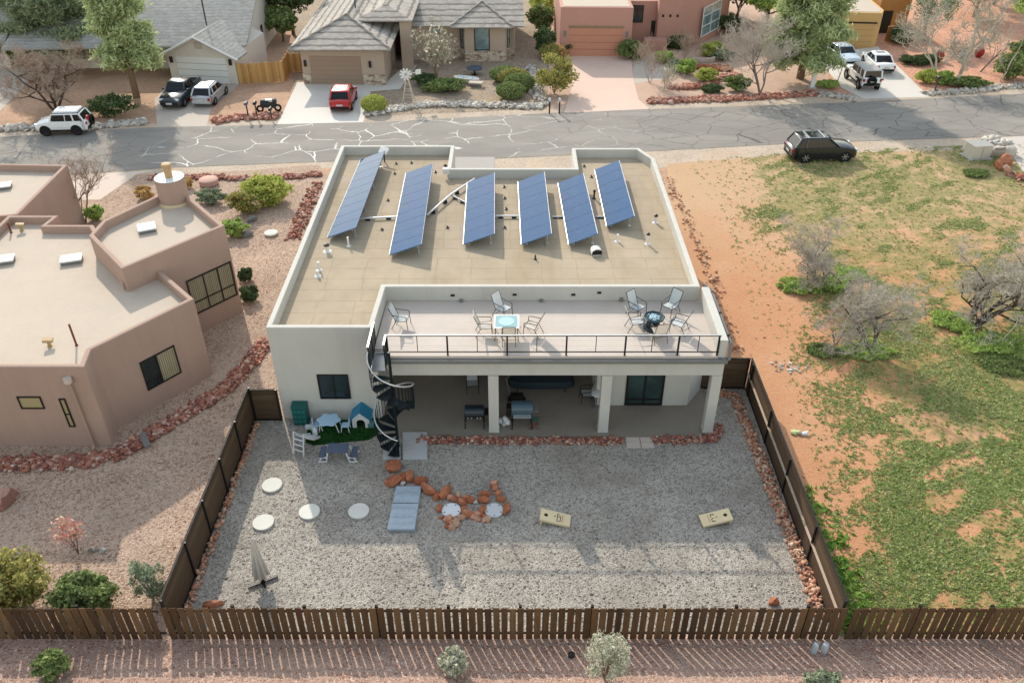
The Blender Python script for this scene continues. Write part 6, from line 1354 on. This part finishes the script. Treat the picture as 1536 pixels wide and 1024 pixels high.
q = P(748, 123); t = thing('yard_sign', 'small white square sign on a stake beside the clipped shrubs', 'sign', q); MB().tube([q, q+Vector((0, 0, .9))], .025, 5).build('stake', MT['white'], t); MB().box(q.x-.25, q.x+.25, q.y-.03, q.y-.0, .6, 1.05).build('panel', MT['white'], t, bevel=.02)
for nm, lab, px, py, r, mat, sd, lf, rd in (
  ('bush', 'low bright green spreading shrub in the tan house yard, right of the bare one', 672, 136, (1.9, 1.2, 1.15), 'lf_green', 401, .2, False),
  ('bush', 'dark green mound nearest the windmill in the tan house yard', 640, 128, (1.5, 1.0, 1.0), 'lf_dark', 402, .2, False),
  ('bush', 'small dark green mound in front of the other green ones in the tan house yard', 652, 137, (1.2, .8, .8), 'lf_green', 403, .18, False),
  ('bush', 'yellow-green round shrub at the edge of the pale driveway', 562, 167, (1.1, .9, 1.3), 'lf_yellow', 404, .14, True),
  ('clipped_shrub', 'clipped dome shrub furthest back by the white sign', 758, 122, (1.5, 1.1, 1.3), 'lf_green', 405, .13, True),
  ('clipped_shrub', 'clipped dome shrub second from the back by the white sign', 771, 127, (1.5, 1.1, 1.4), 'lf_olive', 406, .13, True),
  ('clipped_shrub', 'clipped dome shrub on the right of the group of four', 779, 135, (1.4, 1.1, 1.4), 'lf_green', 407, .13, True),
  ('clipped_shrub', 'clipped dome shrub at the front of the group of four', 766, 147, (1.3, 1.1, 1.3), 'lf_green', 408, .13, True),
  ('bush', 'olive bush tallest beside the pink driveway, shaped like a small round tree', 831, 140, (2.1, 1.7, 3.3), 'lf_olive', 409, .2, False),
  ('bush', 'dark conifer-like bush left of the pink garage', 818, 84, (1.3, 1.2, 2.8), 'lf_dark', 410, .18, False),
  ('bush', 'orange-tinged round bush in front of the pink garage corner', 824, 88, (1.0, .9, 1.4), 'lf_olive', 411, .15, True),
  ('bush', 'brown-leaved round bush in front of the pink garage corner', 838, 86, (.9, .8, 1.3), 'lf_rust', 412, .14, False),
  ('bush', 'dark green bush touching the left edge of the salmon garage door', 848, 82, (.9, .8, 1.3), 'lf_dark', 413, .15, False),
  ('bush', 'tall green bush at the top by the side wall of the pink house', 812, 48, (1.6, 1.4, 2.8), 'lf_green', 414, .2, False),
  ('bush', 'yellowish tall bush at the top edge left of the pink house', 816, 24, (1.8, 1.6, 2.6), 'lf_yellow', 435, .22, False),
  ('bush', 'round green bush at the right edge of the salmon garage door', 945, 89, (1.5, 1.1, 1.8), 'lf_green', 415, .18, False),
  ('bush', 'round dark bush against the pink entry wall', 1015, 72, (1.3, 1.0, 1.2), 'lf_dark', 416, .16, True),
  ('bush', 'pale lime bush at the back of the terraced bed', 997, 94, (1.0, .8, 1.1), 'lf_lime', 417, .2, False),
  ('bush', 'lime green round bush on the left of the terraced bed', 1030, 112, (1.05, .9, 1.4), 'lf_lime', 418, .17, False),
  ('bush', 'lime green round bush in the middle of the terraced bed', 1059, 122, (1.1, .9, 1.2), 'lf_yellow', 419, .17, False),
  ('bush', 'olive green round bush at the front right of the terraced bed', 1104, 136, (1.2, 1.0, 1.4), 'lf_green', 420, .17, False),
  ('bush', 'low dark green bush at the front of the terraced bed', 1068, 139, (1.0, .7, .7), 'lf_dark', 421, .15, False),
  ('bush', 'grey-blue bush beside the lime one at the left of the terraced bed', 1015, 106, (1.0, .8, 1.0), 'lf_grey', 422, .15, False),
  ('bush', 'yellow-tipped bush under the green window of the pink house', 1070, 84, (1.5, 1.0, 1.3), 'lf_yellow', 423, .18, False),
  ('bush', 'grey-green bush behind the bed, right of the yellow-tipped one', 1084, 90, (1.2, .9, 1.0), 'lf_grey', 424, .16, False),
  ('bush', 'dark green bush at the right corner of the pink house', 1092, 52, (1.4, 1.2, 2.2), 'lf_dark', 425, .18, False),
  ('bush', 'green strap-leaved clump beside the white utility post', 1240, 132, (1.0, .7, .8), 'lf_lime', 426, .2, False),
  ('bush', 'yellow-green leafy clump at the left end of the right flower bed', 1391, 124, (1.1, .8, 1.1), 'lf_yellow', 427, .2, False),
  ('bush', 'lime leafy clump second in the right flower bed', 1414, 126, (1.1, .8, 1.1), 'lf_lime', 428, .2, False),
  ('bush', 'long low green clump in the middle of the right flower bed', 1455, 130, (2.6, .9, .8), 'lf_green', 429, .2, False),
  ('bush', 'big round green bush at the right end of the flower bed', 1513, 118, (1.9, 1.5, 2.3), 'lf_green', 430, .2, False),
  ('bush', 'low dark green planting bed behind the yellow-house driveway', 1376, 96, (2.1, 1.1, .9), 'lf_dark', 431, .18, False),
  ('bush', 'green bush on the red earth at the right edge of the photo', 1530, 84, (1.6, 1.2, 1.4), 'lf_green', 432, .2, False),
  ('bush', 'dark olive bush beneath the bare tree next to the road on the left', 171, 174, (2.2, 1.3, 1.9), 'lf_dark', 433, .16, False),
  ('bush', 'dark shrub against the courtyard of the yellow house', 1349, 66, (1.2, 1.0, 1.8), 'lf_dark', 434, .18, False)):
    shrub(nm, lab, P(px, py), r, MT[mat], sd, lf, 44 if not rd else 26, 58 if not rd else 95, .27, True, 'shrub', None, 1.5, None, rd)
# rock work on the far side
rock_band('pale_rock_edging', 'row of pale rocks edging the tan house yard along the road', pts2((548, 172), (600, 163), (640, 158), (700, 158), (760, 160), (812, 160)), 1300, .5, .17, MT['rock_pale'], 51)
rock_band('pale_rock_edging', 'line of pale rocks running back beside the clipped shrubs', pts2((812, 160), (806, 140), (800, 122), (796, 100)), 500, .5, .15, MT['rock_pale'], 52)
rock_band('red_rock_edging', 'row of red rocks edging the pink house yard along the road', pts2((972, 153), (1010, 152), (1080, 150), (1160, 145), (1225, 141)), 1500, .5, .17, MT['rock_red'], 53)
rock_band('red_rock_terrace', 'curving red rock terrace wall in the pink house bed', pts2((1002, 132), (1040, 132), (1062, 128), (1075, 120), (1110, 113)), 600, .4, .19, MT['rock_red'], 54)
rock_band('red_rock_terrace', 'upper red rock terrace wall in the pink house bed', pts2((1046, 101), (1070, 104), (1096, 105)), 400, .5, .2, MT['rock_rust'], 55)
rock_band('red_rock_edging', 'dark red rock edging by the three mailboxes', pts2((322, 184), (350, 178), (390, 176), (416, 176)), 600, .5, .19, MT['rock_red'], 56)
rock_band('pale_rock_edging', 'mixed pale rocks along the far left edge of the road', pts2((-60, 196), (40, 193), (130, 192), (220, 184)), 1100, .55, .17, MT['rock_pale'], 57)
rock_band('pale_rock_edging', 'pale rocks along the road below the right flower bed', pts2((1385, 141), (1440, 138), (1500, 132), (1580, 126)), 800, .5, .15, MT['rock_pale'], 58)
rock_band('pale_rock_edging', 'pale rocks along the verge beside the white utility post', pts2((1225, 142), (1262, 146), (1284, 150)), 300, .5, .15, MT['rock_pale'], 59)
rock_band('rock_pile', 'pile of mixed rocks beside the beige utility box', pts2((1478, 213), (1495, 212), (1508, 217)), 160, .5, .24, MT['rock_pale'], 60)
for i, (px, py, s, mt, lab) in enumerate(((1493, 229, 1.0, 'rock_pale', 'flat grey rock just right of the beige utility box'), (1512, 230, .9, 'rock_pale', 'flat grey rock further right of the beige utility box'), (1506, 243, .95, 'rock_rust', 'upright orange rock near the beige utility box'), (1499, 249, .7, 'rock_rust', 'low orange rock just below the upright orange one'), (1508, 253, .6, 'rock_mix', 'tan rock below the upright orange one'), (1516, 263, .45, 'rock_red', 'small red rock on the path edge below the orange rocks'))):
    boulder(px, py, s, 25*i, 1.4, lab, 170+i, mt, None)
rock_band('red_rock_edging', 'trail of small red rocks leading off the lower right of the utility box', pts2((1515, 262), (1536, 275), (1580, 300)), 60, .5, .2, MT['rock_red'], 61)
q = P(1055, 94); t = thing('stone_trough', 'pale curved stone bench in the terraced bed of the pink house', 'bench', q); b = MB()
for k in range(7): a = R_(200+k*23); b.ob((q.x+.1+1.0*math.cos(a), q.y+.5+.5*math.sin(a), .22), (.5, .3, .42), 0, 0, a+math.pi/2)
b.build('seat', MT['paver_pink'], t, bevel=.05)
for px, py, lab, c in ((1407, 92, 'red-brown urn leaning under the pale bare tree', (158, 84, 66)), (1467, 86, 'small round red pot on the red earth', (160, 52, 50)), (1442, 94, 'white and grey ornament beside the pale tree trunk', (214, 218, 222))):
    q = P(px, py); t = thing('garden_urn', lab, 'ornament', q); MB().lathe(q, [(.2, 0), (.42, .25), (.46, .6), (.3, .95), (.34, 1.0), (.26, 1.0)], 14, False).build('pot', M('pot_%d' % px, c, .6), t, smooth=50)
# ---------------------------------------------------------------- trees
def conifer(lab, loc, h, r, seed, mat, z0=.18, dens=1.0, leaf=.34, nl=15, name='pine_tree', trunk='bark'):
    rng = np.random.default_rng(seed); rr = random.Random(seed); loc = Vector(loc); t = thing(name, lab, 'tree', loc); b = MB(); b.tube([loc+Vector((0, 0, -.1)), loc+Vector((.1, 0, h*.5)), loc+Vector((0, .1, h))], .09+h*.022, 8, .03)
    pts = []; nr = []
    for k in range(int(nl*4*dens)):
        f = rr.random()**.85; z = h*(z0+(1-z0)*f); a = rr.uniform(0, 6.283); L = r*(1.05-f)**.6*rr.uniform(.65, 1.1)*(.75 if f < .08 else 1); d = Vector((math.cos(a), math.sin(a), rr.uniform(-.15, .3)))
        e = loc+Vector((0, 0, z))+d*L; s = loc+Vector((0, 0, z)); b.tube([s, s.lerp(e, .5)+Vector((0, 0, .08)), e], .05*(1.15-f)+.012, 4, .012, False)
        for g in (.35, .55, .75, .95, 1.05):
            c_ = s.lerp(e, g)+Vector((rr.gauss(0, .14), rr.gauss(0, .14), rr.gauss(.05, .12))); m = int(80*dens); p = np.array(c_)+rng.normal(size=(m, 3))*np.array([.36, .36, .24])*(.6+.13*r); pts.append(p); nr.append(np.tile(np.array([d.x*.4, d.y*.4, .9]), (m, 1)))
    b.build('trunk', MT[trunk], t); leaf_cloud('crown', np.concatenate(pts), np.concatenate(nr), leaf, MT[mat], t, rng, 4.2)
    return t
def broad(lab, loc, h, r, seed, mat, leaf=.3, n=70, per=190, z0=.3, name='leafy_tree'):
    rng = np.random.default_rng(seed); rr = random.Random(seed); loc = Vector(loc); t = thing(name, lab, 'tree', loc); b, tw = MB(), MB()
    branchy(rr, loc, Vector((.05, .02, 1)), h*.45, .08+h*.018, 3, b, b, .6, .15, .2, 3, .015); b.build('trunk', MT['bark'], t)
    p, nn = clump_pts(rng, (loc.x, loc.y, loc.z+h*(z0+(1-z0)/2)), (r, r, h*(1-z0)/2), n, per, .27); leaf_cloud('crown', p, nn, leaf*.62, MT[mat], t, rng, 1.7); return t
conifer('tall light green pine by the road left of the white garage', P(205, 146), 11.2, 2.5, 501, 'needle', .22, 1.6, .105)
conifer('dark spreading pine behind the bare tree in the top left', P(100, 96), 10.5, 4.4, 502, 'needle_dark', .12, 1.7, .12, 16)
conifer('dark pine overlapping the top left pale house', P(62, 78), 10.5, 3.6, 503, 'needle_dark', .14, 1.5, .12, 14)
conifer('tall pine between the pink and yellow houses', P(1200, 118), 13.5, 3.5, 504, 'needle', .12, 1.7, .115, 17)
broad('light green leafy tree beside the tall pine at the top right of the pink house', P(1150, 50), 6.5, 3.2, 505, 'lf_lime')
broad('dark green tree at the top edge right of the pink house', P(1105, 28), 6.0, 3.0, 506, 'lf_dark')
broad('dark green tree at the top edge between the white and tan houses', P(440, 52), 7.5, 3.6, 507, 'lf_dark', .3, 70)
broad('green bush-like tree lower between the white and tan houses', P(425, 62), 3.5, 1.8, 508, 'lf_green')
broad('bright green leafy tree cut by the top right corner', P(1536, 70), 8.5, 3.2, 509, 'lf_lime')
broad('mid green tree behind the pale bare tree near the top right', P(1460, 26), 6.5, 4.0, 510, 'lf_green', .3, 70)
broad('dark green tree behind the urns near the top right', P(1490, 8), 6., 3.6, 511, 'lf_dark', .3, 60)
broad('yellowish sparse tree left of the pale bare tree near the yellow house', P(1386, 62), 6.0, 2.8, 512, 'lf_grey', .22, 40, 70)
broad('pale green leafy tree at the left edge of the frame behind the dark pines', P(24, 96), 2.5, 1.6, 513, 'lf_green')
bare_tree('large bare grey tree by the road in the top left', P(85, 168), 5.9, .19, 521, MT['bark_dark'], MT['twig_brown'], 7, .7, 3, 3, mind=.013)
bare_tree('bare grey tree in the pink house bed beside the tall pine', P(1140, 140), 6.6, .15, 522, MT['bark_grey'], MT['twig'], 6, .62, 4, 3, mind=.012)
bare_tree('tall pale bare-limbed tree above the right flower bed', P(1431, 128), 10.5, .2, 523, MT['twig_pale'], MT['twig_pale'], 7, .72, 1, 3, (-.02, .1), mind=.017, L0=.34)
bare_tree('forked pale bare tree left of the tall pale one', P(1406, 124), 7.5, .14, 524, MT['twig_pale'], MT['twig_pale'], 5, .7, 2, 3, (-.1, 0), mind=.02)
bare_tree('slender bare sapling on the red earth, left one of two on the far right', P(1470, 108), 6., .08, 525, MT['bark_grey'], MT['twig_pale'], 4, .5, 1, 2, (.25, 0), mind=.014)
bare_tree('slender bare sapling on the red earth, right one of two on the far right', P(1500, 122), 7., .08, 526, MT['twig_pale'], MT['twig_pale'], 4, .5, 1, 2, (.12, 0), mind=.014)
bare_tree('thin leafless brown bush beside the pink driveway', P(974, 124), 3.6, .05, 527, MT['bark'], MT['twig_brown'], 4, .4, 6, 3, name='bare_bush', cat='shrub', mind=.011)
bare_tree('low grey leafless bush at the corner of the pink driveway bed', P(994, 136), 2.2, .04, 528, MT['bark_grey'], MT['twig_pale'], 4, .4, 6, 3, name='bare_bush', cat='shrub', mind=.012)
bare_tree('brown leafless bush at the back of the terraced bed', P(1028, 92), 3.0, .05, 529, MT['bark'], MT['twig_brown'], 4, .4, 6, 3, name='bare_bush', cat='shrub', mind=.012)
bare_tree('thin-leaved brown bush in front of the tan house porch', P(655, 118), 4.2, .07, 530, MT['bark'], MT['twig_brown'], 5, .55, 5, 3, name='bare_bush', cat='shrub', leafmat=MT['lf_silver'], leafn=900, mind=.012)
bare_tree('bare sapling without leaves on the yellow-house driveway edge', P(1256, 122), 4.8, .05, 531, MT['bark_grey'], MT['twig_brown'], 3, .4, 1, 2, mind=.012)
# bare trees on the lot
bare_tree('bare grey tree on the lot nearest the black car, ringed with green weeds', P(1226, 428), 3.6, .11, 541, MT['bark_dark'], MT['twig'], 7, .76, 3, 3, mind=.006)
bare_tree('bare spreading tree on the lot in the middle of the three', P(1305, 528), 4.4, .12, 542, MT['bark_dark'], MT['twig'], 7, .8, 3, 3, (.25, .1), mind=.006)
bare_tree('largest bare tree on the lot at the right edge', P(1456, 494), 5.6, .2, 543, MT['bark_dark'], MT['twig'], 7, .8, 3, 3, (.1, .1), mind=.0068)
bare_tree('small bare sapling left of the middle bare tree on the lot', P(1254, 516), 2.4, .05, 544, MT['bark_dark'], MT['twig'], 5, .66, 2, 3, (-.3, .1), mind=.007)
for lab, px, py, r, mat, sd in (
  ('lime green weeds at the left foot of the bare tree nearest the black car', 1196, 432, (1.3, 1.0, .7), 'lf_lime', 561),
  ('lime green weeds at the right foot of the bare tree nearest the black car', 1246, 430, (1.1, .9, .8), 'lf_lime', 562),
  ('patch of bright weeds right of the bare tree nearest the black car', 1276, 414, (1.3, .8, .45), 'lf_lime', 563),
  ('green weeds at the foot of the middle bare tree on the lot', 1300, 528, (1.6, 1.0, .4), 'lf_lime', 564),
  ('green weeds beside the small sapling on the lot', 1236, 528, (.9, .7, .6), 'lf_green', 565),
  ('tall lime weeds at the left foot of the largest bare tree', 1428, 484, (1.4, 1.0, .7), 'lf_lime', 566),
  ('long mound of bright weeds right of the largest bare tree', 1496, 520, (2.2, 1.3, .7), 'lf_lime', 567),
  ('dark green weeds below the bright mound at the right edge of the lot', 1512, 548, (1.6, 1.0, .5), 'lf_green', 568),
  ('small green clump just inside the right end of the lot near the utility box', 1460, 262, (1.1, .7, .6), 'lf_green', 569)):
    shrub('weed_clump', lab, P(px, py), (r[0]*1.0, r[1]*1.0, r[2]*.55), MT[mat], sd, .09, 44, 60, .26, False, 'weeds', None, 3.)
q = P(1196, 650); t = thing('plastic_bag', 'crumpled pale green and white bag on the dirt outside the right fence', 'bag', q); rocks_np('bag', np.array([(q.x-.2, q.y, .08), (q.x+.02, q.y, .1)]), [.2, .15], M('bag_green', (206, 214, 160), .6), 12, t, .5); rocks_np('white_bag', np.array([(q.x+.28, q.y-.08, .08)]), [.16], MT['plastic_white'], 13, t, .5)
q = P(1182, 552); rocks = tag(rocks_np('pale_stones', np.array([(q.x+random.Random(i).gauss(0, .4), q.y+random.Random(i+50).gauss(0, .25), .03) for i in range(30)]), .05+.06*np.random.default_rng(2).random(30), MT['rock_pale'], 14), 'scatter of white stones on the orange dirt outside the right fence', 'stones', None, 'stuff')
rng = np.random.default_rng(99); n_ = 900; xs = rng.uniform(FR+.3, 40, n_); ys = rng.uniform(18, 60, n_)
tag(rocks_np('lot_stones', np.column_stack([xs, ys, np.full(n_, .02)]), .02+.05*rng.random(n_)**3, MT['rock_mix'], 98), 'small stones scattered over the orange dirt lot', 'stones', None, 'stuff')
n_ = 1600; xs = rng.uniform(-34, -12, n_); ys = rng.uniform(18, 48, n_)
tag(rocks_np('garden_stones', np.column_stack([xs, ys, np.full(n_, .02)]), .02+.03*rng.random(n_)**3, MT['rock_mix'], 97), 'loose stones over the pink gravel left of the fence', 'stones', None, 'stuff')
for o in list(sc.objects):
    if o.type == 'EMPTY' and not o.children: bpy.data.objects.remove(o)
